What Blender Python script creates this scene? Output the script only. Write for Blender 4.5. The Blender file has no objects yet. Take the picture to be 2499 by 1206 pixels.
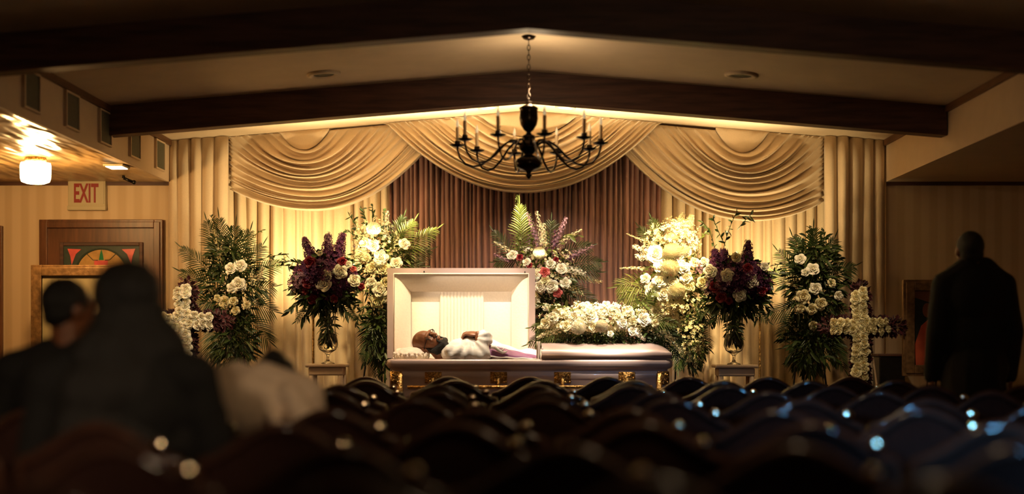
import bpy, bmesh, math, random
from mathutils import Vector, Matrix, noise
random.seed(7)
PI = math.pi
C = bpy.context.scene.collection
S = bpy.context.scene
# ------------------------------------------------------------------ camera, world, lights, exposure
F = 3500.0; CX, CY = 1288.0, 830.0; EYE = 1.15      # focal in pixels, vanishing point, eye height
cam = bpy.data.cameras.new('camera'); camo = bpy.data.objects.new('camera', cam); C.objects.link(camo)
cam.sensor_width = 36.0; cam.lens = 36.0 * F / 2499.0
camo.location = (0, 0, EYE); camo.rotation_euler = (PI / 2, 0, 0)
cam.shift_x = -(CX - 1249.5) / 2499.0; cam.shift_y = (CY - 603.0) / 2499.0
cam.dof.use_dof = True; cam.dof.focus_distance = 11.15; cam.dof.aperture_fstop = 0.76
cam.clip_start = 0.05
S.camera = camo
S.view_settings.view_transform = 'Standard'; S.view_settings.look = 'None'
S.view_settings.exposure = 0.32; S.view_settings.gamma = 1.0; S.view_settings.use_curve_mapping = False
S.cycles.use_denoising = True
S.cycles.max_bounces = 8; S.cycles.diffuse_bounces = 5; S.cycles.sample_clamp_indirect = 8.0
w = bpy.data.worlds.new('dim_room'); S.world = w; w.use_nodes = True
w.node_tree.nodes['Background'].inputs[0].default_value = (1.0, 0.76, 0.54, 1)
w.node_tree.nodes['Background'].inputs[1].default_value = 0.17

def light(name, kind, loc, power, color, target=None, size=0.06, angle=60, blend=0.5, spread=180, sy=None):
    l = bpy.data.lights.new(name, kind); l.energy = power; l.color = color
    if kind == 'SPOT': l.spot_size = math.radians(angle); l.spot_blend = blend; l.shadow_soft_size = size
    elif kind == 'POINT': l.shadow_soft_size = size
    elif kind == 'AREA':
        l.size = size; l.spread = math.radians(spread)
        if sy: l.shape = 'RECTANGLE'; l.size_y = sy
    o = bpy.data.objects.new(name, l); C.objects.link(o); o.location = loc
    if target is not None:
        o.rotation_euler = (Vector(target) - Vector(loc)).to_track_quat('-Z', 'Y').to_euler()
    return o
WARM = (1.0, 0.72, 0.42); YEL = (1.0, 0.72, 0.34); PINK = (1.0, 0.80, 0.60)
# spots recessed or clipped behind the rear beam, aimed down on the casket and sprays
light('casket_spot', 'SPOT', (-0.55, 10.46, 2.93), 130, PINK, (-0.50, 11.1, 1.15), .04, 50, .5)
light('casket_spot', 'SPOT', (0.62, 10.46, 2.93), 190, PINK, (0.6, 10.98, 1.05), .04, 46, .5)
light('casket_front_spot', 'SPOT', (-0.30, 9.74, 2.93), 125, PINK, (-0.40, 11.1, 1.45), .04, 27, .5)
light('casket_spray_spot', 'SPOT', (0.85, 9.74, 2.93), 300, PINK, (0.60, 10.95, 1.25), .04, 25, .5)
light('left_spray_spot', 'SPOT', (-1.2, 10.45, 2.84), 150, YEL, (-1.15, 11.4, 1.7), .04, 44, .8)
light('right_spray_spot', 'SPOT', (1.15, 10.46, 2.80), 400, YEL, (1.13, 11.4, 1.75), .04, 40, .8)
light('middle_spray_spot', 'SPOT', (0.15, 10.45, 2.90), 110, PINK, (0.15, 11.6, 1.5), .04, 66, .8)
light('left_curtain_wash', 'SPOT', (-1.72, 11.50, 1.66), 78, YEL, (-1.78, 11.95, 2.05), .05, 150, .9)
light('right_curtain_wash', 'SPOT', (1.86, 11.50, 1.62), 42, YEL, (1.90, 11.95, 2.05), .05, 150, .9)
light('left_wall_spot', 'SPOT', (-2.1, 10.46, 2.66), 55, WARM, (-2.2, 11.5, 1.2), .05, 60, .9)
light('cross_fill', 'SPOT', (-2.0, 9.0, 2.7), 95, WARM, (-2.55, 11.0, 1.27), .03, 15, .6)  # added light in open air, brightens the left rose cross
light('right_wall_spot', 'SPOT', (2.2, 10.46, 2.66), 44, WARM, (2.2, 11.5, 1.1), .05, 60, .9)
light('cross_fill', 'SPOT', (2.0, 9.0, 2.7), 42, WARM, (2.6, 10.9, 1.17), .03, 18, .6)  # added likewise for the right rose cross, no fixture
# added light strip, no fixture, above the open lid; washes the end bay of the ceiling and the undersides of the swags
light('added_strip_fill', 'AREA', (0, 11.33, 1.735), 88, (1.0, .78, .42), (0, 11.38, 3.0), 3.7, spread=68, sy=.05)
light('chandelier_glow', 'POINT', (0.03, 9.07, 2.72), 7.5, WARM, size=.04)
light('room_fill', 'POINT', (0.9, 3.6, 2.5), 20, WARM, size=.15)   # added general fill lights, out of view above the frame
light('room_fill', 'POINT', (-1.4, .6, 2.45), 1.5, WARM, size=.15)  # second added fill, also unseen
light('globe_bulb', 'POINT', (-3.59, 10.46, 2.385), 42, (1.0, .55, .19), size=.06)
light('foyer_daylight', 'AREA', (2.3, -1.9, 1.95), 2.7, (.18, .52, 1.0), (1.62, 4.1, .66), .20, spread=18, sy=.34)
light('warm_fill', 'AREA', (-1.2, -2.0, 2.3), 1.6, (1.0, .70, .44), (-1.5, 3.8, .9), .5, spread=20, sy=.4)  # added warm fill from behind the camera, stands for no fixture

# ------------------------------------------------------------------ materials
def mat(name, col, rough=.6, metal=0., spec=.5, noise_scale=None, noise_mix=.25, trans=0., emit=None, estr=0., sheen=0., bump=None, coat=0., ior=1.45, col2=None, stretch=None, sub=0., bdist=.01, coatr=.03, detail=4):
    m = bpy.data.materials.new(name); m.use_nodes = True; n = m.node_tree.nodes; L = m.node_tree.links
    b = n['Principled BSDF']
    b.inputs['Base Color'].default_value = (*col, 1); b.inputs['Roughness'].default_value = rough
    b.inputs['Metallic'].default_value = metal; b.inputs['Specular IOR Level'].default_value = spec
    b.inputs['Transmission Weight'].default_value = trans; b.inputs['Coat Weight'].default_value = coat
    b.inputs['Sheen Weight'].default_value = sheen; b.inputs['IOR'].default_value = ior
    b.inputs['Coat Roughness'].default_value = coatr
    if sub: b.inputs['Subsurface Weight'].default_value = sub; b.inputs['Subsurface Scale'].default_value = .01
    if emit: b.inputs['Emission Color'].default_value = (*emit, 1); b.inputs['Emission Strength'].default_value = estr
    if noise_scale or bump:
        tc = n.new('ShaderNodeTexCoord'); mp = n.new('ShaderNodeMapping'); L.new(tc.outputs['Object'], mp.inputs[0])
        if stretch: mp.inputs['Scale'].default_value = stretch
        t = n.new('ShaderNodeTexNoise'); t.inputs['Scale'].default_value = noise_scale or 40; t.inputs['Detail'].default_value = detail
        L.new(mp.outputs[0], t.inputs[0])
        if noise_scale:
            r = n.new('ShaderNodeValToRGB'); L.new(t.outputs['Fac'], r.inputs[0])
            c2 = col2 or tuple(c * (1 - noise_mix) for c in col)
            r.color_ramp.elements[0].position = .35; r.color_ramp.elements[1].position = .65
            r.color_ramp.elements[0].color = (*c2, 1); r.color_ramp.elements[1].color = (*col, 1)
            L.new(r.outputs[0], b.inputs['Base Color'])
        if bump:
            bp = n.new('ShaderNodeBump'); bp.inputs['Strength'].default_value = bump; bp.inputs['Distance'].default_value = bdist
            L.new(t.outputs['Fac'], bp.inputs['Height']); L.new(bp.outputs[0], b.inputs['Normal'])
    return m
def stripes(name, c1, c2, scale, rough=.6):
    m = bpy.data.materials.new(name); m.use_nodes = True; n = m.node_tree.nodes; L = m.node_tree.links
    b = n['Principled BSDF']; b.inputs['Roughness'].default_value = rough
    tc = n.new('ShaderNodeTexCoord'); wv = n.new('ShaderNodeTexWave'); wv.bands_direction = 'X'; wv.inputs['Scale'].default_value = scale
    wv.inputs['Distortion'].default_value = 0.0
    n2 = n.new('ShaderNodeTexNoise'); n2.inputs['Scale'].default_value = 3.0
    mx = n.new('ShaderNodeMath'); mx.operation = 'MULTIPLY'
    r = n.new('ShaderNodeValToRGB'); r.color_ramp.elements[0].color = (*c1, 1); r.color_ramp.elements[1].color = (*c2, 1)
    r.color_ramp.elements[0].position = .2; r.color_ramp.elements[1].position = .6
    mp = n.new('ShaderNodeMapping'); mp.inputs['Scale'].default_value = (1, 1, .05)
    L.new(tc.outputs['Object'], wv.inputs[0]); L.new(tc.outputs['Object'], mp.inputs[0]); L.new(mp.outputs[0], n2.inputs[0])
    ad = n.new('ShaderNodeMath'); ad.operation = 'ADD'; L.new(n2.outputs['Fac'], ad.inputs[0]); ad.inputs[1].default_value = .3
    L.new(wv.outputs['Fac'], mx.inputs[0]); L.new(ad.outputs[0], mx.inputs[1]); L.new(mx.outputs[0], r.inputs[0]); L.new(r.outputs[0], b.inputs['Base Color'])
    return m
M = dict(
    ceil=mat('painted_ceiling', (.62, .49, .34), .8, noise_scale=6, noise_mix=.06, bump=.1),
    aisle=mat('glossy_aisle_ceiling', (.55, .36, .16), .30, noise_scale=2.2, noise_mix=.30, bump=1.0, stretch=(4.0, .9, 1), bdist=.08, detail=1),
    soff=mat('soffit_paint', (.60, .45, .30), .8, noise_scale=8, noise_mix=.05),
    beam=mat('stained_beam', (.12, .050, .032), .55, noise_scale=5, noise_mix=.5, stretch=(.6, 4, 6), bump=.2),
    trim=mat('wood_trim', (.15, .065, .025), .5, noise_scale=8, noise_mix=.3, stretch=(4, .5, 4)),
    wallp=stripes('striped_wallpaper', (.58, .42, .25), (.66, .50, .32), 2.3),
    floor=mat('dark_carpet', (.045, .02, .016), .95, noise_scale=60, noise_mix=.4, bump=.4),
    beige=mat('beige_satin', (.68, .53, .36), .55, sheen=.3, noise_scale=120, noise_mix=.06),
    sheer=mat('cream_sheer', (.70, .545, .35), .7, sheen=.2, noise_scale=90, noise_mix=.06),
    purple=mat('plum_curtain', (.33, .165, .135), .6, sheen=.2, noise_scale=14, noise_mix=.55, stretch=(3, 1, .1)),  # shade between the folds painted in as darker vertical streaks
    door=mat('door_wood', (.16, .062, .026), .38, noise_scale=5, noise_mix=.45, stretch=(6, 1, .6)),
    lead=mat('dark_lead', (.03, .05, .035), .5, noise_scale=30),
    amber=mat('amber_glass', (.55, .30, .08), .25, noise_scale=18, noise_mix=.25, emit=(1, .5, .12), estr=.03),
    pinkg=mat('pink_glass', (.75, .12, .09), .25, noise_scale=18, noise_mix=.2, emit=(1, .15, .1), estr=.04),
    greeng=mat('green_glass', (.02, .22, .07), .25, noise_scale=18, emit=(.02, .4, .1), estr=.02),
    gold=mat('gilt_frame', (.32, .18, .075), .42, .5, noise_scale=25, noise_mix=.45, bump=.4),
    plastic=mat('exit_plastic', (.50, .43, .27), .4, noise_scale=6, noise_mix=.05),
    red=mat('exit_red', (.26, .015, .012), .5),
    globe=mat('lamp_glass', (1, .85, .5), .3, emit=(1, .78, .36), estr=14, noise_scale=20, noise_mix=.05),
    lampdisc=mat('lit_lamp', (1, .9, .7), .3, emit=(1, .82, .5), estr=4),
    grille=mat('grille_cloth', (.13, .12, .075), .9, noise_scale=200, noise_mix=.5),
    black=mat('black_metal', (.012, .010, .009), .35, .4, noise_scale=30, noise_mix=.3),
    bronze=mat('dark_bronze', (.030, .017, .009), .22, .7, noise_scale=18, noise_mix=.5),
    candle=mat('candle_sleeve', (.80, .58, .32), .6, noise_scale=20, noise_mix=.2),
    bulb=mat('candle_bulb', (.75, .62, .40), .2, emit=(1, .75, .4), estr=.35),
    casket=mat('mauve_metal', (.53, .40, .36), .40, .25, noise_scale=3, noise_mix=.08, coat=.4),
    brass=mat('ornate_gold', (.72, .42, .13), .28, .9, noise_scale=70, noise_mix=.7, bump=1.0),
    crepe=mat('cream_crepe', (.86, .76, .62), .75, noise_scale=60, noise_mix=.04, sheen=.3, bump=.15),
    skin=mat('brown_skin', (.20, .075, .032), .38, noise_scale=25, noise_mix=.2, sub=.05),
    beard=mat('black_beard', (.014, .012, .009), .75, noise_scale=200, noise_mix=.4, bump=.8),
    white=mat('white_suit', (.82, .80, .74), .6, noise_scale=80, noise_mix=.04, sheen=.2),
    violet=mat('violet_satin', (.26, .085, .22), .45, noise_scale=20, noise_mix=.2, sheen=.3),
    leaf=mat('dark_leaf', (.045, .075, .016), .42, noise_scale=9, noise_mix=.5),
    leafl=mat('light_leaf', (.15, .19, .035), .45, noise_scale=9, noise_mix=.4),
    stem=mat('green_stem', (.06, .09, .02), .5, noise_scale=30),
    rosew=mat('ivory_petal', (.90, .85, .68), .55, noise_scale=15, noise_mix=.10, sub=.15),
    rosec=mat('cream_yellow_petal', (.86, .77, .46), .55, noise_scale=15, noise_mix=.15, sub=.15),
    rosep=mat('pink_petal', (.62, .13, .12), .5, noise_scale=15, noise_mix=.3),
    roser=mat('crimson_petal', (.24, .010, .022), .45, noise_scale=15, noise_mix=.4),
    purp=mat('purple_petal', (.042, .010, .052), .7, noise_scale=30, noise_mix=.6, col2=(.10, .020, .055), spec=.25),
    lilac=mat('lilac_petal', (.30, .16, .22), .6, noise_scale=40, noise_mix=.3),
    maroon=mat('maroon_petal', (.085, .006, .012), .8, noise_scale=50, noise_mix=.5, sheen=.3, bump=.5),
    glass=mat('clear_glass', (1, 1, 1), .03, trans=1., ior=1.45),
    water=mat('vase_water', (1, .97, .85), .02, trans=1., ior=1.33),
    cover=mat('white_stand', (.62, .46, .30), .6, noise_scale=10, noise_mix=.1),
    chairw=mat('dark_polished_wood', (.060, .022, .012), .55, spec=.2, noise_scale=8, noise_mix=.5, stretch=(1, 1, 4), coat=.6),
    cap=mat('glint_disc', (.80, .66, .46), .06, 1.0, noise_scale=30, noise_mix=.1),  # mirror finish for the reflectors added to the chair backs
    chairf=mat('brown_upholstery', (.035, .014, .010), .9, spec=.15, noise_scale=80, noise_mix=.4),
    coat=mat('black_cloth', (.006, .006, .006), .85, noise_scale=50, noise_mix=.4),
    hair=mat('black_hair', (.008, .007, .006), .6, noise_scale=60, noise_mix=.4, stretch=(8, 8, .5), bump=.5),
    cream=mat('cream_knit', (.80, .64, .48), .8, noise_scale=60, noise_mix=.12, bump=.3),
    paint_dark=mat('painting_dark', (.02, .03, .02), .5, noise_scale=6), paint_or=mat('painting_orange', (.70, .12, .05), .5, noise_scale=8, noise_mix=.25),
    paint_skin=mat('painting_skin', (.26, .09, .04), .5, noise_scale=8), paint_mat=mat('picture_mat', (.36, .30, .17), .6, noise_scale=5, noise_mix=.1),
    bluepane=mat('daylight_pane', (.2, .4, .7), .3, emit=(.35, .66, 1.0), estr=.6),
)

# ------------------------------------------------------------------ mesh helpers
def P(px, py, D): return Vector(((px - CX) / F * D, D, EYE + (CY - py) / F * D))
class MB:
    def __init__(s): s.v = []; s.f = []
    def add(s, vs, fs):
        o = len(s.v); s.v.extend([tuple(x) for x in vs]); s.f.extend([tuple(i + o for i in f) for f in fs]); return s
    def box(s, x0, x1, y0, y1, z0, z1):
        return s.add([(x0,y0,z0),(x1,y0,z0),(x1,y1,z0),(x0,y1,z0),(x0,y0,z1),(x1,y0,z1),(x1,y1,z1),(x0,y1,z1)],
                     [(0,3,2,1),(4,5,6,7),(0,1,5,4),(1,2,6,5),(2,3,7,6),(3,0,4,7)])
    def prism(s, poly, y0, y1):            # polygon in xz, extruded along y
        n = len(poly); vs = [(x, y0, z) for x, z in poly] + [(x, y1, z) for x, z in poly]
        return s.add(vs, [tuple(range(n)), tuple(range(2*n-1, n-1, -1))] + [(i, i+n, (i+1) % n + n, (i+1) % n) for i in range(n)])
    def tube(s, pts, r, seg=8, caps=True, flat=1.0):
        pts = [Vector(p) for p in pts]; n = len(pts)
        rs = r if isinstance(r, (list, tuple)) else [r] * n
        up = Vector((0, 0, 1)); vs = []; prev = None
        for i, p in enumerate(pts):
            t = (pts[min(i+1, n-1)] - pts[max(i-1, 0)])
            t = t.normalized() if t.length > 1e-9 else Vector((0, 0, 1))
            if prev is None:
                a = up if abs(t.z) < .95 else Vector((1, 0, 0)); u = t.cross(a).normalized()
            else:
                u = (prev - t * prev.dot(t)); u = u.normalized() if u.length > 1e-6 else t.orthogonal().normalized()
            prev = u; v = t.cross(u)
            for k in range(seg):
                a = 2*PI*k/seg; vs.append(p + u*math.cos(a)*rs[i] + v*math.sin(a)*rs[i]*flat)
        fs = [(i*seg+k, i*seg+(k+1) % seg, (i+1)*seg+(k+1) % seg, (i+1)*seg+k) for i in range(n-1) for k in range(seg)]
        if caps: fs += [tuple(range(seg-1, -1, -1)), tuple(range((n-1)*seg, n*seg))]
        return s.add(vs, fs)
    def lathe(s, prof, c=(0,0,0), seg=20, close=False):
        vs = [(c[0]+r*math.cos(2*PI*k/seg), c[1]+r*math.sin(2*PI*k/seg), c[2]+z) for r, z in prof for k in range(seg)]
        n = len(prof); fs = [(i*seg+k, i*seg+(k+1) % seg, (i+1)*seg+(k+1) % seg, (i+1)*seg+k) for i in range(n-1) for k in range(seg)]
        if close: fs += [tuple(range(seg-1, -1, -1)), tuple(range((n-1)*seg, n*seg))]
        return s.add(vs, fs)
    def ball(s, c, r, seg=12, ring=8, mtx=None):
        r = (r, r, r) if not isinstance(r, (tuple, list)) else r
        c = Vector(c); vs = []
        def pt(x, y, z):
            q = Vector((x*r[0], y*r[1], z*r[2]))
            if mtx: q = mtx @ q
            return c + q
        vs.append(pt(0, 0, -1))
        for i in range(1, ring):
            a = -PI/2 + PI*i/ring
            for k in range(seg):
                b = 2*PI*k/seg; vs.append(pt(math.cos(a)*math.cos(b), math.cos(a)*math.sin(b), math.sin(a)))
        vs.append(pt(0, 0, 1)); L = len(vs)-1
        fs = [(0, 1+(k+1) % seg, 1+k) for k in range(seg)]
        fs += [(1+i*seg+k, 1+i*seg+(k+1) % seg, 1+(i+1)*seg+(k+1) % seg, 1+(i+1)*seg+k) for i in range(ring-2) for k in range(seg)]
        fs += [(L, 1+(ring-2)*seg+k, 1+(ring-2)*seg+(k+1) % seg) for k in range(seg)]
        return s.add(vs, fs)
    def grid(s, fn, nu, nv):
        vs = [fn(i/nu, j/nv) for j in range(nv+1) for i in range(nu+1)]
        return s.add(vs, [(j*(nu+1)+i, j*(nu+1)+i+1, (j+1)*(nu+1)+i+1, (j+1)*(nu+1)+i) for j in range(nv) for i in range(nu)])
    def limb(s, a, b, ra, rb, seg=12):     # tapered closed capsule, for remeshing
        s.tube([a, b], [ra, rb], seg); s.ball(a, ra, seg, 8); return s.ball(b, rb, seg, 8)
    def mesh(s, name, m, smooth=True):
        me = bpy.data.meshes.new(name); me.from_pydata(s.v, [], s.f); me.update()
        if smooth: me.polygons.foreach_set('use_smooth', [True]*len(me.polygons))
        me.materials.append(m); return me
    def build(s, name, m, parent=None, smooth=True, bevel=0):
        o = bpy.data.objects.new(name, s.mesh(name, m, smooth)); C.objects.link(o)
        if parent is not None:
            o.parent = parent; o.matrix_parent_inverse = parent.matrix_basis.inverted()
        if bevel:
            b = o.modifiers.new('b', 'BEVEL'); b.width = bevel; b.segments = 2; b.limit_method = 'ANGLE'
        return o
def flat(mb, *a, **k): return mb.build(*a, smooth=False, **k)
def tag(o, label=None, cat=None, group=None, kind=None):
    if label: o['label'] = label
    if cat: o['category'] = cat
    if group: o['group'] = group
    if kind: o['kind'] = kind
    return o
def thing(name, loc, label, cat, group=None, rz=0):
    o = bpy.data.objects.new(name, None); o.empty_display_size = .1; C.objects.link(o)
    o.location = loc; o.rotation_euler.z = rz
    o.matrix_basis = Matrix.Translation(loc) @ Matrix.Rotation(rz, 4, 'Z')
    return tag(o, label, cat, group)
def remeshed(mb, name, m, parent, voxel=.01, smooth=4, disp=None):
    tmp = mb.build(name, m)
    md = tmp.modifiers.new('r', 'REMESH'); md.mode = 'VOXEL'; md.voxel_size = voxel
    sm = tmp.modifiers.new('s', 'SMOOTH'); sm.iterations = smooth; sm.factor = .5
    dg = bpy.context.evaluated_depsgraph_get()
    me = bpy.data.meshes.new_from_object(tmp.evaluated_get(dg))
    old = tmp.data; tmp.modifiers.clear(); tmp.data = me; me.name = name; bpy.data.meshes.remove(old)
    if disp:
        ns = [v.normal.copy() for v in me.vertices]
        for v, nn in zip(me.vertices, ns): v.co += nn * disp(v.co)
        me.update()
    if not me.materials: me.materials.append(m)
    me.polygons.foreach_set('use_smooth', [True]*len(me.polygons))
    if parent is not None:
        tmp.parent = parent; tmp.matrix_parent_inverse = parent.matrix_basis.inverted()
    return tmp
def struct(o): o['kind'] = 'structure'; return o

# ------------------------------------------------------------------ room shell
YB = 12.07; XS = 3.014; XW = 5.3; ZA = 3.074; ZE = 2.826; ZL = 2.48; Y0 = -2.6; YR = 12.40
struct(flat(MB().box(-XW, XW, Y0, YR+.1, -.1, 0), 'floor', M['floor']))
struct(flat(MB().prism([(-XS-.2, ZE-.0164), (0, ZA), (XS+.2, ZE-.0164), (XS+.2, ZE+.15), (0, ZA+.15), (-XS-.2, ZE+.15)], Y0, YR+.1), 'ceiling', M['ceil']))
for sx, nm in ((-1, 'left'), (1, 'right')):
    a, b = sorted((sx*XS, sx*(XW+.1)))
    struct(flat(MB().box(a, b, Y0, YB+.1, ZL, ZE-.03), 'ceiling_'+nm+'_aisle', M['aisle'] if sx < 0 else M['soff']))
    f = MB().box(*sorted((sx*(XS-.006), sx*(XS+.02))), Y0, YB, ZL-.002, ZE-.03)
    struct(flat(f, 'trim_soffit_face_'+nm, M['soff']))
    struct(flat(MB().box(*sorted((sx*(XS-.03), sx*(XS+.001))), Y0, YB, ZE-.045, ZE+.004), 'trim_soffit_top_'+nm, M['trim']))
    struct(flat(MB().box(*sorted((sx*XW, sx*(XW+.1))), Y0, YB+.1, 0, ZL+.02), 'wall_'+nm, M['wallp']))
struct(flat(MB().box(-XS, XS, YR, YR+.1, 0, ZA+.1), 'wall_back', M['wallp']))
struct(flat(MB().box(-XW, -XS, YB, YR+.1, 0, ZA-.1), 'wall_back_left', M['wallp']))
struct(flat(MB().box(XS, XW, YB, YR+.1, 0, ZA-.1), 'wall_back_right', M['wallp']))
struct(flat(MB().box(-XW, -XS+.0, YB-.025, YB, ZL-.03, ZL), 'trim_1', M['beam']))
struct(flat(MB().box(XS, XW, YB-.025, YB, ZL-.03, ZL), 'trim_2', M['beam']))
struct(flat(MB().box(-XW, -XS, YB-.02, YB, 0, .12), 'baseboard_left', M['trim']))
struct(flat(MB().box(XS, XW, YB-.02, YB, 0, .12), 'baseboard_right', M['trim']))
def beam(y, nm):
    h = .212; e = XS-.012
    zc = lambda x: ZA - (ZA-ZE)/XS*abs(x)
    struct(MB().prism([(-e, zc(e)+.005), (0, ZA+.005), (e, zc(e)+.005), (e, zc(e)-h), (0, ZA-h), (-e, zc(e)-h)], y, y+.14).build(nm, M['beam'], smooth=False, bevel=.006))
beam(10.26, 'ceiling_beam_rear'); beam(7.87, 'ceiling_beam_front')
# door with stained glass (left wall area of the back wall)
dd = thing('door_1', (P(250, 830, YB).x, YB-.03, 0), 'brown wooden door with a stained glass arch panel under the exit sign', 'door'); dd['kind'] = 'structure'
def fr(mb, x0, x1, z0, z1, t, y0, y1):
    return mb.box(x0, x0+t, y0, y1, z0, z1).box(x1-t, x1, y0, y1, z0, z1).box(x0+t, x1-t, y0, y1, z1-t, z1)
x0, x1 = P(100, 0, YB).x, P(400, 0, YB).x; zt = P(0, 537, YB).z
c = fr(MB(), x0, x1, 0, zt, .07, YB-.05, YB-.001); fr(c, x0+.02, x1-.02, 0, zt-.02, .05, YB-.065, YB-.05)
c.build('door_casing', M['door'], dd, smooth=False, bevel=.004)
flat(MB().box(x0+.07, x1-.07, YB-.03, YB-.001, 0.01, zt-.07), 'door_leaf', M['door'], dd)
gx0, gx1, gz = P(150, 0, YB).x, P(352, 0, YB).x, P(0, 592, YB).z
fr(MB(), gx0, gx1, 1.0, gz, .03, YB-.05, YB-.03).box(gx0+.03, gx1-.03, YB-.05, YB-.03, 1.0, 1.03).build('glass_moulding', M['beam'], dd, smooth=False, bevel=.004)
flat(MB().box(gx0+.03, gx1-.03, YB-.036, YB-.03, 1.03, gz-.03), 'leaded_panel', M['lead'], dd)
cxg = (gx0+gx1)/2; rg = .215; zg = gz-.055-rg
flat(MB().prism([(cxg+rg*math.cos(a*PI/24), zg+rg*math.sin(a*PI/24)) for a in range(25)]+[(cxg-rg, 1.06), (cxg+rg, 1.06)], YB-.041, YB-.036), 'amber_arch', M['amber'], dd)
for sx in (-1, 1):
    q = [(cxg+sx*.285, gz-.055), (cxg+sx*.17, gz-.06), (cxg+sx*.215, gz-.10), (cxg+sx*.25, gz-.19), (cxg+sx*.26, gz-.12)]
    flat(MB().prism(q if sx < 0 else q[::-1], YB-.041, YB-.036), 'pink_corner_piece', M['pinkg'], dd)
flat(MB().prism([(cxg-.02, gz-.15), (cxg+.02, gz-.15), (cxg+.012, gz-.10), (cxg, gz-.06), (cxg-.012, gz-.10)], YB-.044, YB-.041), 'green_flame_piece', M['greeng'], dd)
flat(MB().box(cxg-.06, cxg+.055, YB-.044, YB-.041, gz-.195, gz-.155), 'pink_centre_piece', M['pinkg'], dd)
mm = MB()
for sx in (-1, 1): mm.tube([(cxg+sx*.03, YB-.044, gz-.152), (cxg+sx*.07, YB-.044, gz-.15), (cxg+sx*.13, YB-.044, gz-.09)], .003, 5)
mm.tube([(cxg+rg*math.cos(a*PI/24), YB-.042, zg+rg*math.sin(a*PI/24)) for a in range(25)], .008, 6)
mm.build('lead_strip', M['lead'], dd)
MB().ball((x1-.13, YB-.07, 1.0), .025).tube([(x1-.13, YB-.07, 1.0), (x1-.13, YB-.03, 1.0)], .01).build('door_knob', M['brass'], dd)
d2 = thing('door_2', (-4.9, YB-.02, 0), 'brown door casing at the left edge of the room', 'door'); d2['kind'] = 'structure'
fr(MB(), -5.25, P(9, 0, YB).x, 0, P(0, 552, YB).z, .07, YB-.05, YB-.001).build('door_casing', M['door'], d2, smooth=False, bevel=.004)
flat(MB().box(-5.18, P(9, 0, YB).x-.07, YB-.03, YB-.001, .01, P(0, 552, YB).z-.07), 'door_leaf', M['door'], d2)
# foyer glass panel behind the camera, right, that gives the blue glints on the chair backs
struct(flat(MB().box(-XW, XW, Y0-.1, Y0, 0, ZA+.1), 'wall_front', M['wallp']))
struct(flat(MB().box(3.3, 3.9, Y0, Y0+.02, 1.3, 2.2), 'window_1', M['bluepane']))

# exit sign
ex = thing('exit_sign', P(217, 512, YB), 'pale exit sign with red letters above the stained glass door', 'sign')
a, b = P(171, 513, YB), P(262, 442, YB)
MB().box(a.x, b.x, YB-.06, YB-.001, a.z, b.z).build('sign_box', M['plastic'], ex, smooth=False, bevel=.006)
flat(MB().box(a.x+.012, b.x-.012, YB-.068, YB-.06, a.z+.045, b.z-.01), 'sign_face', M['plastic'], ex)
MB().box(a.x-.004, b.x+.004, YB-.07, YB-.02, a.z-.006, a.z+.03).build('sign_ledge', M['plastic'], ex, smooth=False, bevel=.004)
cu = bpy.data.curves.new('lettering', 'FONT'); cu.body = 'EXIT'; cu.size = .235; cu.offset = .006; cu.extrude = .002; cu.align_x = 'CENTER'
to = bpy.data.objects.new('lettering', cu); C.objects.link(to)
me = bpy.data.meshes.new_from_object(to.evaluated_get(bpy.context.evaluated_depsgraph_get())); bpy.data.objects.remove(to)
wd = max(v.co.x for v in me.vertices) - min(v.co.x for v in me.vertices); k = .205/wd
for v in me.vertices: v.co = Vector(((a.x+b.x)/2 + v.co.x*k - .002, YB-.070+(-v.co.z), a.z+.062+v.co.y*.93))
me.materials.clear(); me.materials.append(M['red']); lo = bpy.data.objects.new('lettering', me); C.objects.link(lo); lo.parent = ex; lo.matrix_parent_inverse = ex.matrix_basis.inverted()

# globe lamp, soffit grilles, ceiling rings, recessed lamps, small sensors
gl = thing('ceiling_lamp', (-3.59, 10.46, ZL), 'glowing glass jar lamp under the low left aisle ceiling', 'lamp')
MB().lathe([(0, 0), (.075, 0), (.08, -.02), (.06, -.03), (0, -.03)], (-3.59, 10.46, ZL-.002)).build('mounting_plate', M['brass'], gl)
go = MB(); pr = [(.06, -.03), (.105, -.04), (.11, -.06), (.108, -.15), (.10, -.175), (.06, -.19), (0, -.193)]
seg = 32
go.add([((-3.59)+r*(1+.03*math.cos(8*k*2*PI/seg))*math.cos(2*PI*k/seg), 10.46+r*(1+.03*math.cos(8*k*2*PI/seg))*math.sin(2*PI*k/seg), ZL+z) for r, z in pr for k in range(seg)],
       [(i*seg+k, i*seg+(k+1) % seg, (i+1)*seg+(k+1) % seg, (i+1)*seg+k) for i in range(len(pr)-1) for k in range(seg)])
g_ = go.build('glass_shade', M['globe'], gl); g_.visible_shadow = True
bpy.data.objects['globe_bulb'].location = (-3.59, 10.46, 2.24)
fl = thing('recessed_lamp', (-3.13, 10.9, ZL), 'small flat lit lamp beside the left soffit edge', 'lamp')
MB().box(-3.20, -3.05, 10.80, 11.0, ZL-.018, ZL-.001).build('lamp_rim', M['plastic'], fl, smooth=False, bevel=.004)
flat(MB().box(-3.185, -3.065, 10.815, 10.985, ZL-.024, ZL-.018), 'diffuser', M['lampdisc'], fl)
words = ['nearest the front beam', 'second from the front beam', 'just before the rear beam', 'just beyond the rear beam', 'beside the draped corner']
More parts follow.
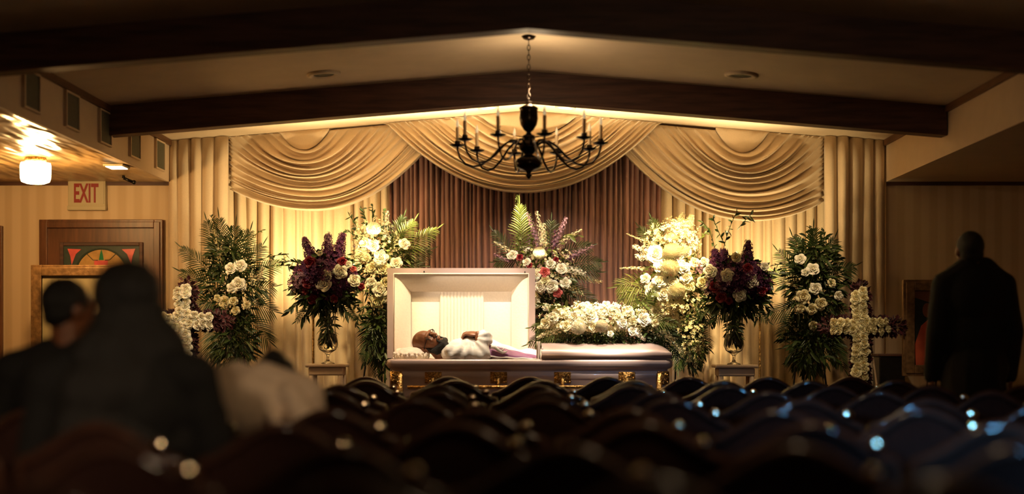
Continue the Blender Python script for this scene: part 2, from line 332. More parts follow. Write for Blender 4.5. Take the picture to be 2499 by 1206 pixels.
for i, (yc, zz) in enumerate(((8.66, 2.655), (9.43, 2.655), (10.17, 2.655), (10.94, 2.655), (11.68, 2.655))):
    g = thing('speaker_grille', (-XS+.01, yc, zz), 'dark cloth grille on the left soffit, ' + words[i], 'grille', 'grilles along the left soffit')
    flat(MB().box(-XS+.006, -XS+.020, yc-.13, yc+.13, zz-.112, zz+.112), 'grille_cloth', M['grille'], g)
    fr_ = MB(); X0, X1 = -XS+.006, -XS+.028
    for (y_0, y_1, z_0, z_1) in ((-.14, -.125, -.12, .12), (.125, .14, -.12, .12), (-.125, .125, -.12, -.108), (-.125, .125, .108, .12)):
        fr_.box(X0, X1, yc+y_0, yc+y_1, zz+z_0, zz+z_1)
    flat(fr_, 'grille_frame', M['soff'], g)
zc = lambda x: ZA - (ZA-ZE)/XS*abs(x)
for x, lb in ((-1.386, 'unlit round ceiling ring left of the chandelier'), (1.45, 'unlit round ceiling ring right of the chandelier')):
    r_ = thing('ceiling_ring', (x, 9.74, zc(x)), lb, 'ceiling light', 'unlit rings in the ceiling bay')
    r_.matrix_basis = Matrix.Translation((x, 9.74, zc(x))) @ Matrix.Rotation(math.copysign(math.atan(.082), x), 4, 'Y')
    for nmm, pf, mtl in (('ring_trim', [(.07, .004), (.115, .004), (.115, -.01), (.09, -.016), (.072, -.006)], 'ceil'), ('lamp_well', [(0, .0), (.072, 0), (.072, -.004), (0, -.004)], 'grille')):
        o = MB().lathe(pf, (0, 0, -.003)).build(nmm, M[mtl]); o.parent = r_
for px, lb in ((1192, 'small lit recessed ceiling lamp left of the chandelier stem'), (1380, 'small lit recessed ceiling lamp right of the chandelier stem')):
    x = (px-CX)/F*11.67
    r_ = thing('recessed_lamp', (x, 11.67, zc(x)), lb, 'ceiling light', 'lit lamps before the curtain')
    r_.matrix_basis = Matrix.Translation((x, 11.67, zc(x))) @ Matrix.Rotation(math.copysign(math.atan(.082), x), 4, 'Y')
    o = MB().lathe([(.05, .002), (.085, .002), (.082, -.014), (.055, -.01)], (0, 0, -.003)).build('lamp_rim', M['plastic']); o.parent = r_
    o = MB().lathe([(0, -.004), (.058, -.004), (.055, -.009), (0, -.012)], (0, 0, -.003)).build('bulb_face', M['lampdisc']); o.parent = r_
wr = MB(); pts = []
for i in range(13):
    t = i/12; q = P(1080+52*t, 0, 11.3); x = q.x; pts.append((x, 11.3, zc(x)-.004-.045*math.sin(PI*t)))
tag(wr.tube(pts, .003, 6).build('hanging_cable', M['black']), 'thin black cable looping below the ceiling behind the rear beam', 'cable')
sn = thing('sprinkler_head', (-3.2, 11.6, ZL), 'small dark sprinkler under the ceiling beside the draped corner', 'sprinkler')
MB().tube([(-3.27, 11.6, ZL), (-3.27, 11.6, ZL-.02)], .012).build('pipe_stub', M['black'], sn)
MB().tube([(-3.27, 11.6, ZL-.02), (-3.2, 11.62, ZL-.05)], .012).ball((-3.19, 11.62, ZL-.052), .018).build('nozzle', M['black'], sn)

# ------------------------------------------------------------------ curtains
def pleats(seed, n, amp, wid):
    rng = random.Random(seed); xs = [0]
    for i in range(n): xs.append(xs[-1] + rng.uniform(.6, 1.4))
    xs = [x/xs[-1] for x in xs]; am = [rng.uniform(.6, 1.2)*amp for _ in xs]
    def f(u, v):
        for i in range(n):
            if u <= xs[i+1] or i == n-1:
                t = (u-xs[i])/(xs[i+1]-xs[i]); break
        s = math.sin(PI*t); return am[i]*(abs(s)**.7) * (1+.25*math.sin(3*v+i*1.7)) + .006*math.sin(7*v+i)
    return f
def curtain(name, px0, px1, D, ztop, zbot, n, amp, m, label, seed, wob=.01, nv=14):
    x0, x1 = (px0-CX)/F*D, (px1-CX)/F*D; f = pleats(seed, n, amp, x1-x0)
    zt = ztop if callable(ztop) else (lambda x: ztop)
    def fn(u, v):
        x = x0+(x1-x0)*u; zz = zbot+(zt(x)-zbot)*v
        uu = min(1, max(0, u + .25*wob/(x1-x0)*math.sin(v*4+u*20)))
        return (x, D-f(uu, 1-v), zz)
    o = MB().grid(fn, n*9, nv).build(name, m)
    sd = o.modifiers.new('t', 'SOLIDIFY'); sd.thickness = .004; sd.offset = 1
    return tag(o, label, 'curtain')
ztf = lambda x: zc(x)-.005
curtain('side_drape', 413, 557, 12.06, ztf, .02, 5, .06, M['beige'], 'tall pleated beige side drape left of the swags, beside the door', 3)
curtain('side_drape', 2012, 2158, 12.06, ztf, .02, 5, .06, M['beige'], 'tall pleated beige side drape right of the swags', 4)
curtain('pleated_curtain', 548, 955, 12.30, ztf, .02, 16, .085, M['sheer'], 'glowing cream pleated curtain behind the left vase of purple flowers', 5)
curtain('pleated_curtain', 1610, 2020, 12.30, ztf, .02, 16, .085, M['sheer'], 'glowing cream pleated curtain behind the right vase of purple flowers', 6)
curtain('plum_curtain', 948, 1618, 12.31, ztf, .02, 52, .055, M['purple'], 'dark plum pleated curtain in the middle behind the casket', 8)
# valance board the swags are pinned to
def swag(cx_o, cy_o, hl, hr, yl, yr, cx_i, cy_i, hi, yi, D, label, seed, nfold=13, pin=.10):
    rng = random.Random(seed); ph = [0]
    for i in range(nfold): ph.append(ph[-1]+rng.uniform(.4, 1.7))
    ph = [p/ph[-1] for p in ph]; am = [rng.uniform(.6, 1.25) for _ in ph]
    def fold(v):
        for i in range(nfold):
            if v <= ph[i+1] or i == nfold-1:
                t = (v-ph[i])/(ph[i+1]-ph[i]); break
        return am[i]*(t**1.6 if t < .82 else (1-t)/.18*.73), i
    def fn(u, v):
        e = v**.92; s = 2*u-1
        cx = cx_i+(cx_o-cx_i)*e; cyb = cy_i+(cy_o-cy_i)*e
        h = (hi+(hl-hi)*e) if s < 0 else (hi+(hr-hi)*e)
        yt = yi+((yl if s < 0 else yr)-yi)*e
        g, i = fold(v)
        a = abs(s)
        px = cx + s*h; py = cyb-(cyb-yt)*(a**2.05) + 3.0*math.sin(i*2.1+s*2.2)*(1-a*a)*(0.15 if v > .97 else 1)
        thick = .125*g*(1-.45*a) + .10*(1-a*a)*(.25+.75*e)*.5
        q = P(px, py, D); z = q.z
        thick *= min(1, max(0.12, (zc(q.x)-z)/.20)) * min(1, max(.05, (q.x+2.56)/.30)) * min(1, max(.05, (2.54-q.x)/.30))
        y = D - thick
        return (q.x, y, z)
    mb = MB().grid(fn, 56, nfold*12)
    # plain fabric above the innermost fold
    def inner(u, v):
        s = 2*u-1; px = cx_i+s*hi; py = (cy_i-(cy_i-yi)*abs(s)**2.05)*(1-v)+(yi-45)*v
        q = P(px, py, D); return (q.x, D-.012-.014*(1-s*s)*(1-v), q.z)
    mb.grid(inner, 20, 6)
    # the swags tuck in behind the side drapes
    XL, XR = (552-CX)/F*12.05, (2017-CX)/F*12.05
    mb.f = [f for f in mb.f if all(XL < mb.v[k][0] < XR for k in f)]
    used_ = sorted({k for f in mb.f for k in f}); mp_ = {k: i for i, k in enumerate(used_)}
    mb.v = [mb.v[k] for k in used_]; mb.f = [tuple(mp_[k] for k in f) for f in mb.f]
    # keep below the ceiling
    mb.v = [(x, y, min(z, zc(x)-.006)) for x, y, z in mb.v]
    o = mb.build('swag', M['beige'])
    sd = o.modifiers.new('t', 'SOLIDIFY'); sd.thickness = .004; sd.offset = 1
    return tag(o, label, 'curtain swag', 'draped swags under the ceiling')
swag(770, 516, 390, 335, 322, 290, 742, 366, 62, 318, 12.09, 'beige draped swag above the left cream curtain', 11, 14)
swag(1835, 541, 385, 360, 290, 330, 1812, 373, 66, 318, 12.09, 'beige draped swag above the right cream curtain', 12, 14)
swag(1277, 473, 342, 340, 292, 292, 1290, 335, 140, 262, 12.04, 'wide beige draped swag in the middle behind the chandelier', 13, 13)

# ------------------------------------------------------------------ chandelier
ch = thing('chandelier', (0.006, 9.07, zc(0)), 'dark bronze chandelier with ten candle arms hanging from the ceiling ridge', 'chandelier')
X = .006; D = 9.07; zz = lambda py: P(0, py, D).z
MB().lathe([(0, zz(84)), (.045, zz(84)), (.05, zz(88)), (.035, zz(95)), (.012, zz(98)), (0, zz(98))], (X, D, 0)).build('ceiling_canopy', M['bronze'], ch)
hk = MB(); z = zz(98); i = 0
while z > zz(247):
    ln = .034; cc = Vector((X, D, z-ln/2)); ax = Vector((1, 0, 0)) if i % 2 else Vector((0, 1, 0))
    pts = [cc + ax*.009*math.cos(a) + Vector((0, 0, 1))*ln*.55*math.sin(a) for a in [k*PI/5 for k in range(11)]]
    hk.tube(pts, .0028, 5, caps=False); z -= ln*.9; i += 1
hk.build('chain', M['bronze'], ch)
k_ = D/F
pro = [(0, 246), (9, 248), (7, 254), (14, 258), (24, 264), (22, 268), (22, 276), (23, 290), (20, 305), (12, 318), (5, 323), (8, 328), (14, 331), (17, 338), (12, 342), (20, 348), (26, 356), (22, 366), (14, 374), (10, 378), (22, 383), (31, 390), (34, 398), (31, 408), (20, 415), (8, 419), (5, 424), (9, 428), (6, 432), (3, 437), (0, 438)]
MB().lathe([(r*k_, zz(y)) for r, y in pro], (X, D, 0), 24).build('turned_column', M['bronze'], ch)
for k in range(10):
    th = math.radians(-12+36*k); dr = Vector((math.sin(th), math.cos(th), 0)); o0 = Vector((X, D, 0))
    R = .455; zp = 2.385
    def pt(r, z): return o0 + dr*r + Vector((0, 0, z))
    keys = [(.05, 2.375), (.09, 2.405), (.13, 2.405), (.18, 2.37), (.24, 2.305), (.30, 2.262), (.355, 2.250), (.405, 2.268), (.44, 2.31), (R, 2.36), (R, 2.385)]
    arm = MB().tube([pt(r, z) for r, z in keys], .0075, 8).build('arm', M['bronze'], ch)
    pc = pt(R, 0)
    MB().lathe([(0, zp-.012), (.02, zp-.01), (.048, zp+.002), (.05, zp+.007), (.02, zp+.004), (.018, zp+.03), (0, zp+.03)], pc, 16).build('drip_pan', M['bronze'], arm)
    MB().lathe([(.011, zp+.03), (.012, zp+.115), (.004, zp+.12), (0, zp+.12)], pc, 12).build('candle_sleeve', M['candle'], arm)
    MB().lathe([(.005, zp+.118), (.010, zp+.128), (.0105, zp+.14), (.006, zp+.158), (.001, zp+.174), (0, zp+.175)], pc, 12).build('flame_bulb', M['bulb'], arm)

# ------------------------------------------------------------------ plant builders
def frame_from(d, roll=0.):
    d = d.normalized(); a = Vector((0, -1, 0)) if abs(d.y) < .9 else Vector((0, 0, 1))
    s = d.cross(a).normalized(); n = s.cross(d).normalized()
    q = Matrix.Rotation(roll, 3, d); return d, q @ s, q @ n
def leaf(mb, p, d, L, W, roll=0., droop=.2, segs=3):
    d, s, n = frame_from(d, roll); vs = []
    for i in range(segs+1):
        t = i/segs; wd = W*math.sin(PI*min(.97, .12+.85*t))**.8 if i < segs else W*.04
        c = p + d*L*t - n*0 - Vector((0, 0, 1))*droop*L*t*t
        vs += [c - s*wd*.5 + n*wd*.12, c - n*wd*.08, c + s*wd*.5 + n*wd*.12]
    fs = []
    for i in range(segs):
        a = i*3; fs += [(a, a+1, a+4, a+3), (a+1, a+2, a+5, a+4)]
    mb.add(vs, fs)
def rnd(a): return random.uniform(-a, a)
def rv(): 
    while True:
        v = Vector((rnd(1), rnd(1), rnd(1)))
        if .1 < v.length < 1: return v.normalized()
def bez(a, b, bend, n=10):
    a, b = Vector(a), Vector(b); m = (a+b)/2 + Vector(bend)
    return [a*(1-t)**2 + m*2*t*(1-t) + b*t*t for t in [i/n for i in range(n+1)]]
def frond(mb, a, b, bend=(0, 0, .06), lw=.012, ll=.16, nl=20, droop=.25):
    pts = bez(a, b, bend, 24); mb.tube(pts, [.004*(1-.7*i/24) for i in range(25)], 5)
    T = (Vector(b)-Vector(a)); ln = T.length
    for i in range(nl):
        t = .12+.88*i/nl; f = t*24; j = min(23, int(f)); p = pts[j].lerp(pts[j+1], f-j); tg = (pts[j+1]-pts[j]).normalized()
        _, s, n = frame_from(tg, rnd(.15))
        l = ll*(math.sin(PI*min(1, .18+.8*t))**.6)*random.uniform(.85, 1.1)
        for sg in (-1, 1):
            leaf(mb, p, (s*sg*(1.0-.45*t) + tg*(.55+.5*t) + n*.15).normalized(), l, lw, rnd(.4), droop, 3)
    leaf(mb, pts[-1], T.normalized(), ll*.6, lw, 0, 0, 3)
def branch(mb, a, b, ll=.06, lw=.022, nl=12, bend=(0, 0, .03), droop=.15):
    pts = bez(a, b, bend, 12); mb.tube(pts, .0028, 5)
    for i in range(nl):
        t = .15+.85*i/nl; f = t*12; j = min(11, int(f)); p = pts[j].lerp(pts[j+1], f-j); tg = (pts[j+1]-pts[j]).normalized()
        leaf(mb, p, (tg*.7+rv()*.8).normalized(), ll*random.uniform(.7, 1.2), lw, rnd(1.5), droop, 3)
def floret(mb, p, d, r, pet=5):
    d, s, n = frame_from(d); vs = [p - d*r*.1]; k0 = random.uniform(0, 6)
    for k in range(pet):
        a = k0+2*PI*k/pet
        for da, rr, up in ((-.42, .75, .25), (0, 1.05, .45), (.42, .75, .25)):
            vs.append(p + (s*math.cos(a+da)+n*math.sin(a+da))*r*rr + d*r*up)
    mb.add(vs, [(0, 1+3*k, 2+3*k, 3+3*k) for k in range(pet)])
def spike(mb, a, b, r0=.035, fr_=.014, n=60, bend=(0, 0, 0), bare=.2, taper=.6):
    n = int(n*(1.5 if n > 95 else .75))
    pts = bez(a, b, bend, 12); mb.tube(pts, .003, 5)
    for i in range(n):
        t = bare+(1-bare)*i/n; f = t*12; j = min(11, int(f)); p = pts[j].lerp(pts[j+1], f-j); tg = (pts[j+1]-pts[j]).normalized()
        _, s, nn = frame_from(tg); an = i*2.4; rr = r0*(1-taper*(t-bare)/(1-bare))
        o = s*math.cos(an)+nn*math.sin(an)
        floret(mb, p+o*rr*random.uniform(.35, 1.35), (o+tg*.3).normalized(), fr_*(1-.45*(t-bare)/(1-bare))*random.uniform(.8, 1.15))
def rose_mesh(name, m, seed, layers=7, openn=1.0):
    rng = random.Random(seed); mb = MB()
    for L in range(layers):
        t = L/(layers-1); npet = 3 if L < 3 else (4 if L < 5 else 5)
        for k in range(npet):
            a0 = 2*PI*k/npet + L*1.1 + rng.uniform(-.2, .2); wa = (2*PI/npet)*.78; tilt = rng.uniform(-.05, .07)
            rm = .14+.70*t*openn; top = .52-.34*t*t+tilt; curl = .05+.22*t*openn
            def fn(u, v):
                a = a0+(u-.5)*2*wa*(.45+.55*math.sin(PI*min(1, v*.75+.2)))
                e = 1-.30*abs(2*u-1)**2.4
                z = -.62+(top+.62)*(v**.85)*e
                r = rm*math.sin(PI*.5*min(1, .15+1.25*v))
                if v > .72: r += curl*((v-.72)/.28)**1.6*e; z -= .16*t*((v-.72)/.28)**2
                r *= 1+.025*math.sin(5*u+L)
                return (r*math.cos(a), r*math.sin(a), z)
            mb.grid(fn, 6, 7)
    mb.ball((0, 0, .05), (.16, .16, .34), 10, 6); mb.ball((0, 0, -.35), (.5, .5, .3), 10, 6)
    return mb.mesh(name, m)
def mum_mesh(name, m, seed, n=300):
    random.seed(seed); mb = MB(); mb.ball((0, 0, 0), .7, 12, 8)
    for i in range(n):
        z = 1-1.6*(i+.5)/n; a = i*2.39996; r = math.sqrt(max(0, 1-z*z)); d = Vector((r*math.cos(a), r*math.sin(a), z))
        leaf(mb, d*.62, (d+Vector((0, 0, .8))).normalized(), .36, .20, rnd(.5), -.25, 2)
    return mb.mesh(name, m)
def lily_mesh(name, m):
    mb = MB()
    for k in range(6):
        a = k*PI/3; 
        leaf(mb, Vector((0, 0, -.3)), Vector((math.cos(a)*.8, math.sin(a)*.8, .75)), 1.35, .48, 0, .25, 4)
    return mb.mesh(name, m)
RM = {}
for nm, mk in (('w', 'rosew'), ('c', 'rosec'), ('p', 'rosep'), ('r', 'roser')):
    RM[nm] = [rose_mesh('rose', M[mk], 10+i, openn=.82+.10*i) for i in range(3)]
MUM = [mum_mesh('mum', M['rosew'], 3), mum_mesh('mum', M['rosew'], 4)]; LILY = lily_mesh('lily', M['rosew']); random.seed(21)
def bloom(parent, p, d, r, kind):
    nm = 'rose'
    if kind == 'm': me = MUM[0]; nm = 'chrysanthemum'
    elif kind == 'M': me = MUM[1]; nm = 'chrysanthemum'
    elif kind == 'l': me = LILY; nm = 'lily'
    else: me = random.choice(RM[kind])
    o = bpy.data.objects.new(nm, me); C.objects.link(o); o.parent = parent
    q = Vector(d).to_track_quat('Z', 'Y').to_matrix().to_4x4() @ Matrix.Rotation(random.uniform(0, 6), 4, 'Z')
    mw = Matrix.Translation(p) @ q @ Matrix.Diagonal((r, r, r*.95, 1))
    o.matrix_basis = parent.matrix_basis.inverted() @ mw
    if kind in 'pr': o['label'] = {'p': 'pink rose', 'r': 'crimson rose'}[kind]
    return o
def dome(px, py, c, rad, D, depth):
    """point on the front of a bulging arrangement"""
    k = min(1, ((px-c[0])/rad[0])**2 + ((py-c[1])/rad[1])**2)
    q = P(px, py, D - depth*(1-k)**.5); return q
def arrangement(name, label, cat, base, c, rad, D, depth, blooms=(), spikes=(), fronds=(), branches=(), fill=(), filler=(), group=None, root=None):
    root = root or thing(name, base, label, cat, group)
    cw = P(c[0], c[1], D)
    for (px, py, r, kd) in blooms:
        p = dome(px, py, c, rad, D, depth); d = (Vector((0, -1.0, .25)) + (p-cw)*2.2*Vector((1, .3, 1)).length*.5 + rv()*.25).normalized()
        bloom(root, p, d, r*D/F, kd)
    for (ax, ay, bx, by, mk, r0, fz, n) in spikes:
        mb = MB(); spike(mb, P(ax, ay, D-.03), P(bx, by, D-.05+rnd(.05)), r0, fz, n, (rnd(.02), 0, rnd(.02)))
        mb.build('flower_spike', M[mk], root)
    for (ax, ay, bx, by, ll, mk) in fronds:
        mb = MB(); A = P(ax, ay, D+.02); B = P(bx, by, D+rnd(.12)); L = (B-A).length
        frond(mb, A, B, (0, -.05, .10*L), .0095, ll*1.08, max(10, int(L/.022)))
        mb.build('palm_frond', M[mk], root)
    for (ax, ay, bx, by, ll, nl, mk) in branches:
        mb = MB(); branch(mb, P(ax, ay, D), P(bx, by, D-.08+rnd(.08)), ll, ll*.36, nl, (rnd(.04), 0, .04))
        mb.build('leafy_branch', M[mk], root)
    # (ellipse cx, cy, rx, ry, n, length, width, material): foliage mass in the round
    for i, (ex_, ey, rx, ry, n, ll, lw, mk) in enumerate(fill):
        mb = MB(); e0 = P(ex_, ey, D+.03); kx = rx*D/F; kz = ry*D/F; kyy = depth*.95
        for _ in range(n):
            v = rv()*random.random()**.45; p = e0 + Vector((v.x*kx, v.y*kyy, v.z*kz))
            d = (Vector((v.x, v.y*.6-.15, v.z+.05)) + rv()*.55).normalized()
            leaf(mb, p, d, ll*random.uniform(.6, 1.3), lw*random.uniform(.7, 1.2), rnd(1.4), .3, 3)
        tag(mb.build('foliage', M[mk], root), kind='stuff')
    for (ex_, ey, rx, ry, n, fz, mk) in filler:
        mb = MB(); e0 = P(ex_, ey, D-.01); kx = rx*D/F; kz = ry*D/F; kyy = depth
        for _ in range(n):
            v = rv()*random.uniform(.75, 1.04); v.y = -abs(v.y); p = e0 + Vector((v.x*kx, v.y*kyy, v.z*kz))
            floret(mb, p, (v+rv()*.5).normalized(), fz*random.uniform(.7, 1.3))
        tag(mb.build('filler_flowers', M[mk], root), kind='stuff')
    return root
def easel(x, y, z_top, label, lean=.12, mtl='black', w_=.22):
    t = thing('wire_easel', (x, y, 0), label, 'easel')
    for sx in (-1, 1):
        MB().tube([(x+sx*w_, y-.16, 0.0), (x+sx*.02, y+.0, z_top)], .008, 6).build('leg', M[mtl], t)
    MB().tube([(x, y+.32, 0.0), (x, y+.01, z_top-.03)], .008, 6).build('leg', M[mtl], t)
    z1 = z_top*.45; MB().tube([(x-w_*.62, y-.12, z1), (x+w_*.62, y-.12, z1)], .007, 6).build('cross_bar', M[mtl], t)
    return t

# ------------------------------------------------------------------ flower arrangements
# far-left standing spray of palms and white roses
DA = 11.55
easel(P(565, 0, DA).x, DA+.06, 1.75, 'dark easel under the left palm and white rose spray')
arrangement('standing_spray', 'standing spray of palm fronds and white roses before the left beige side drape', 'flower arrangement', P(565, 1090, DA), (565, 690), (120, 150), DA, .20,
    blooms=[(562, 655, 15, 'w'), (586, 648, 18, 'w'), (566, 702, 15, 'w'), (582, 693, 17, 'w'), (548, 738, 14, 'c'), (570, 735, 12, 'c'), (592, 700, 10, 'w'), (530, 728, 9, 'c'), (575, 758, 12, 'c'), (603, 745, 9, 'c')],
    spikes=[(545, 660, 522, 560, 'rosec', .025, .014, 60), (560, 760, 555, 880, 'lilac', .02, .012, 40), (625, 710, 640, 650, 'rosec', .03, .010, 70), (610, 720, 615, 660, 'rosec', .03, .010, 60), (520, 720, 500, 690, 'rosec', .02, .01, 30)],
    fronds=[(550, 690, 505, 540, .14, 'leaf'), (555, 690, 535, 535, .16, 'leaf'), (565, 690, 575, 555, .17, 'leaf'), (575, 690, 610, 565, .15, 'leaf'), (580, 700, 640, 600, .15, 'leaf'), (545, 700, 443, 605, .13, 'leaf'), (550, 720, 445, 665, .15, 'leaf'),
            (545, 740, 460, 745, .14, 'leaf'), (590, 700, 680, 640, .13, 'leaf'), (590, 720, 668, 700, .15, 'leaf'), (590, 740, 668, 760, .16, 'leaf'), (590, 770, 655, 830, .17, 'leaf'), (565, 770, 600, 880, .15, 'leaf'), (545, 770, 510, 870, .15, 'leaf'), (570, 770, 565, 900, .15, 'leaf')],
    branches=[(600, 650, 705, 620, .05, 14, 'leaf'), (600, 660, 720, 650, .045, 14, 'leaf'), (540, 600, 512, 525, .04, 10, 'leaf'), (600, 600, 645, 560, .03, 8, 'leafl')],
    fill=[(565, 700, 75, 105, 520, .075, .022, 'leaf'), (572, 820, 55, 90, 420, .08, .022, 'leaf'), (560, 620, 50, 60, 180, .09, .02, 'leaf')])
# two rose crosses on easels
def cross(px, py, D, up, arm, down, label, cat, rp, seed, wcol='w'):
    random.seed(seed)
    t = thing('rose_cross', P(px, py, D), label, cat, 'white rose crosses')
    s = D/F; x, z = P(px, py, D).x, P(px, py, D).z
    bb = MB(); r = 22*s
    bb.box(x-6*s, x+18*s, D+.05, D+.08, z-(down+4)*s, z+(up+4)*s); bb.box(x-(arm)*s, x+(arm+22)*s, D+.05, D+.08, z-16*s, z+14*s)
    def clump(px_, pz_):
        for _ in range(7):
            v = rv(); p = Vector((x+px_*s, D+.055, z+pz_*s)) + Vector((v.x*r*.8, v.y*.03, v.z*r*.8))
            leaf(bb, p, (Vector((v.x, v.y*.6-.1, v.z))+rv()*.4).normalized(), .045, .034, rnd(1.5), .1, 2)
    k = -down
    while k <= up+8: clump(7, k); k += 2.2
    k = -arm
    while k <= arm+24: clump(k, 2); k += 2.2
    bb.build('maroon_backing', M['maroon'], t, smooth=False)
    pts = []
    k = -down
    while k <= up: pts.append((-9, k)); pts.append((9, k+6)); k += rp*1.28
    k = 16
    while k <= arm: pts += [(k, 10), (k+3, -9), (-k, 9), (-k-3, -9)]; k += rp*1.28
    for (ox, oz) in pts:
        p = Vector((x+(ox+rnd(3))*s, D-.02+rnd(.012), z+(oz+rnd(3))*s))
        bloom(t, p, (Vector((ox*.02, -1, .1))+rv()*.25), rp*s*1.02, wcol)
    return t
cross(446, 783, 11.0, 78, 78, 150, 'white rose cross with maroon backing on the left, beside the long-haired woman', 'flower cross', 12.5, 4)
easel(P(446, 0, 11.15).x, 11.2, 1.5, 'dark easel behind the left rose cross', w_=.2)
cross(2098, 797, 10.9, 82, 72, 128, 'white rose cross with maroon backing on the right, near the portrait', 'flower cross', 12.5, 5, 'c')
easel(P(2105, 0, 11.05).x, 11.1, 1.5, 'pale easel behind the right rose cross', w_=.2, mtl='cover')
random.seed(30)
# vase arrangements
def vase(px, pyb, D, label):
    p = P(px, pyb, D); t = thing('glass_vase', p, label, 'vase', 'tall glass vases'); s = D/F
    prof = [(0, 0), (17, 0), (16, 2), (6, 6), (3, 12), (3, 20), (8, 26), (20, 34), (25, 46), (24, 58), (20, 75), (18, 95), (20, 120), (26, 140)]
    inn = [(r-1.2, z) for r, z in reversed(prof[7:])] + [(8, 31), (0, 29)]
    MB().lathe([(r*s, z*s) for r, z in prof+inn], p, 28).build('vase_body', M['glass'], t)
    MB().lathe([(0, 30), (8, 32), (19.5, 41), (23, 50), (22, 58), (18.6, 74), (0, 75)] and [(r_*s, z_*s) for r_, z_ in [(0, 30), (8, 32), (18.5, 38), (23, 50), (22, 58), (18.4, 74), (0, 75)]], p, 24).build('water', M['water'], t)
    st = MB()
    for k in range(11):
        a = random.uniform(0, 6.28); st.tube([p+Vector((math.cos(a)*12*s, math.sin(a)*12*s, 50*s)), p+Vector((-math.cos(a)*5*s, -math.sin(a)*5*s, 95*s)), p+Vector((math.cos(a+2)*10*s, math.sin(a+2)*10*s, 150*s))], .0035, 6)
    return t, st, p, s
def vase_bouquet(px, pyb, D, bx, by, label, vlabel, blooms, spikes, rr=(100, 85), extra_br=(), dark=950):
    v, st, p, s = vase(px, pyb, D, vlabel)
    root = thing('flower_bouquet', P(px, pyb-150, D), label, 'flower bouquet')
    st.build('stems', M['stem'], root)
    arrangement('', '', '', None, (bx, by), rr, D, .24, blooms=blooms, spikes=spikes,
        fronds=[(bx, by+55, bx-70, by+110, .09, 'leaf'), (bx, by+55, bx+75, by+105, .09, 'leaf')],
        branches=[(bx+a, by+40, bx+b, by+c_, .075, 13, 'leaf') for a, b, c_ in ((-20, -95, 95), (-10, -60, 110), (10, 50, 105), (20, 90, 85), (-5, -10, 110))] + list(extra_br),
        fill=[(bx, by+45, rr[0]*.72, 40, 360, .085, .03, 'leaf'), (bx, by, rr[0]*.78, rr[1]*.6, 420, .08, .042, 'leaf'), (px, pyb-92, 13, 42, 150, .06, .02, 'leaf')],
        filler=[(bx, by+8, rr[0]*.78, rr[1]*.62, dark, .024, 'purp'), (bx-rr[0]*.4, by+15, rr[0]*.5, rr[1]*.4, dark//4, .016, 'lilac')], root=root)
DV = 11.25
vase_bouquet(800, 888, DV, 795, 672, 'bouquet of purple delphiniums, crimson and white roses in the left glass vase', 'tall clear glass vase on the left small stand',
    [(789, 692, 20, 'w'), (797, 672, 15, 'w'), (830, 663, 20, 'w'), (865, 684, 16, 'w'), (752, 688, 16, 'r'), (757, 640, 15, 'r'), (850, 645, 10, 'w'), (862, 657, 9, 'p'), (882, 700, 10, 'r'), (835, 640, 12, 'r'), (815, 730, 10, 'r'), (762, 730, 12, 'r'), (745, 710, 10, 'r'), (780, 618, 8, 'w'), (732, 665, 9, 'r')],
    [(772, 660, 742, 580, 'purp', .045, .021, 130), (798, 655, 800, 572, 'purp', .048, .021, 130), (822, 650, 838, 570, 'purp', .050, .022, 130), (800, 600, 803, 565, 'lilac', .028, .016, 25)],
    extra_br=[(750, 650, 690, 640, .05, 14, 'leaf'), (760, 680, 695, 710, .045, 14, 'leaf'), (840, 700, 905, 720, .045, 10, 'leaf')])
vase_bouquet(1791, 890, DV, 1800, 680, 'bouquet of purple delphiniums and white roses in the right glass vase', 'tall clear glass vase on the right small stand',
    [(1733, 662, 17, 'w'), (1775, 672, 18, 'w'), (1834, 684, 18, 'w'), (1806, 720, 19, 'w'), (1718, 640, 14, 'w'), (1715, 690, 15, 'c'), (1797, 628, 14, 'c'), (1866, 650, 10, 'w'), (1745, 700, 16, 'r'), (1760, 725, 13, 'r'), (1825, 655, 12, 'r'), (1860, 710, 13, 'r'), (1780, 735, 10, 'r')],
    [(1745, 660, 1742, 610, 'purp', .05, .021, 100), (1768, 660, 1766, 608, 'purp', .05, .021, 100), (1818, 650, 1826, 588, 'purp', .042, .020, 110), (1715, 670, 1705, 640, 'lilac', .04, .018, 50)],
    extra_br=[(1745, 620, 1712, 540, .055, 13, 'leaf'), (1765, 610, 1800, 515, .06, 13, 'leaf'), (1800, 560, 1838, 520, .055, 9, 'leaf'), (1770, 600, 1740, 530, .055, 10, 'leaf'), (1850, 690, 1900, 660, .04, 10, 'leaf')])
def stand(px0, px1, pyt, D, label):
    a, b = P(px0, pyt, D), P(px1, pyt, D); cx = (a.x+b.x)/2; wdt = (b.x-a.x)/2
    t = thing('small_stand', (cx, D, 0), label, 'stand', 'small stands under the vases')
    MB().box(cx-wdt, cx+wdt, D-wdt*.8, D+wdt*.8, a.z-.026, a.z-.001).build('stand_top', M['cover'], t, smooth=False, bevel=.008)
    MB().box(cx-wdt*.85, cx+wdt*.85, D-wdt*.68, D+wdt*.68, a.z-.09, a.z-.027).build('apron', M['cover'], t, smooth=False, bevel=.01)
    for sx in (-1, 1):
        for sy in (-1, 1):
            lx, ly = cx+sx*wdt*.72, D+sy*wdt*.55
            MB().lathe([(.02, a.z-.09), (.022, a.z-.2), (.014, a.z-.4), (.016, .15), (.02, 0)], (lx, ly, 0), 10, True).build('leg', M['cover'], t)
stand(750, 848, 888, DV, 'small pale stand under the left vase'); stand(1741, 1845, 890, DV, 'small pale stand under the right vase')
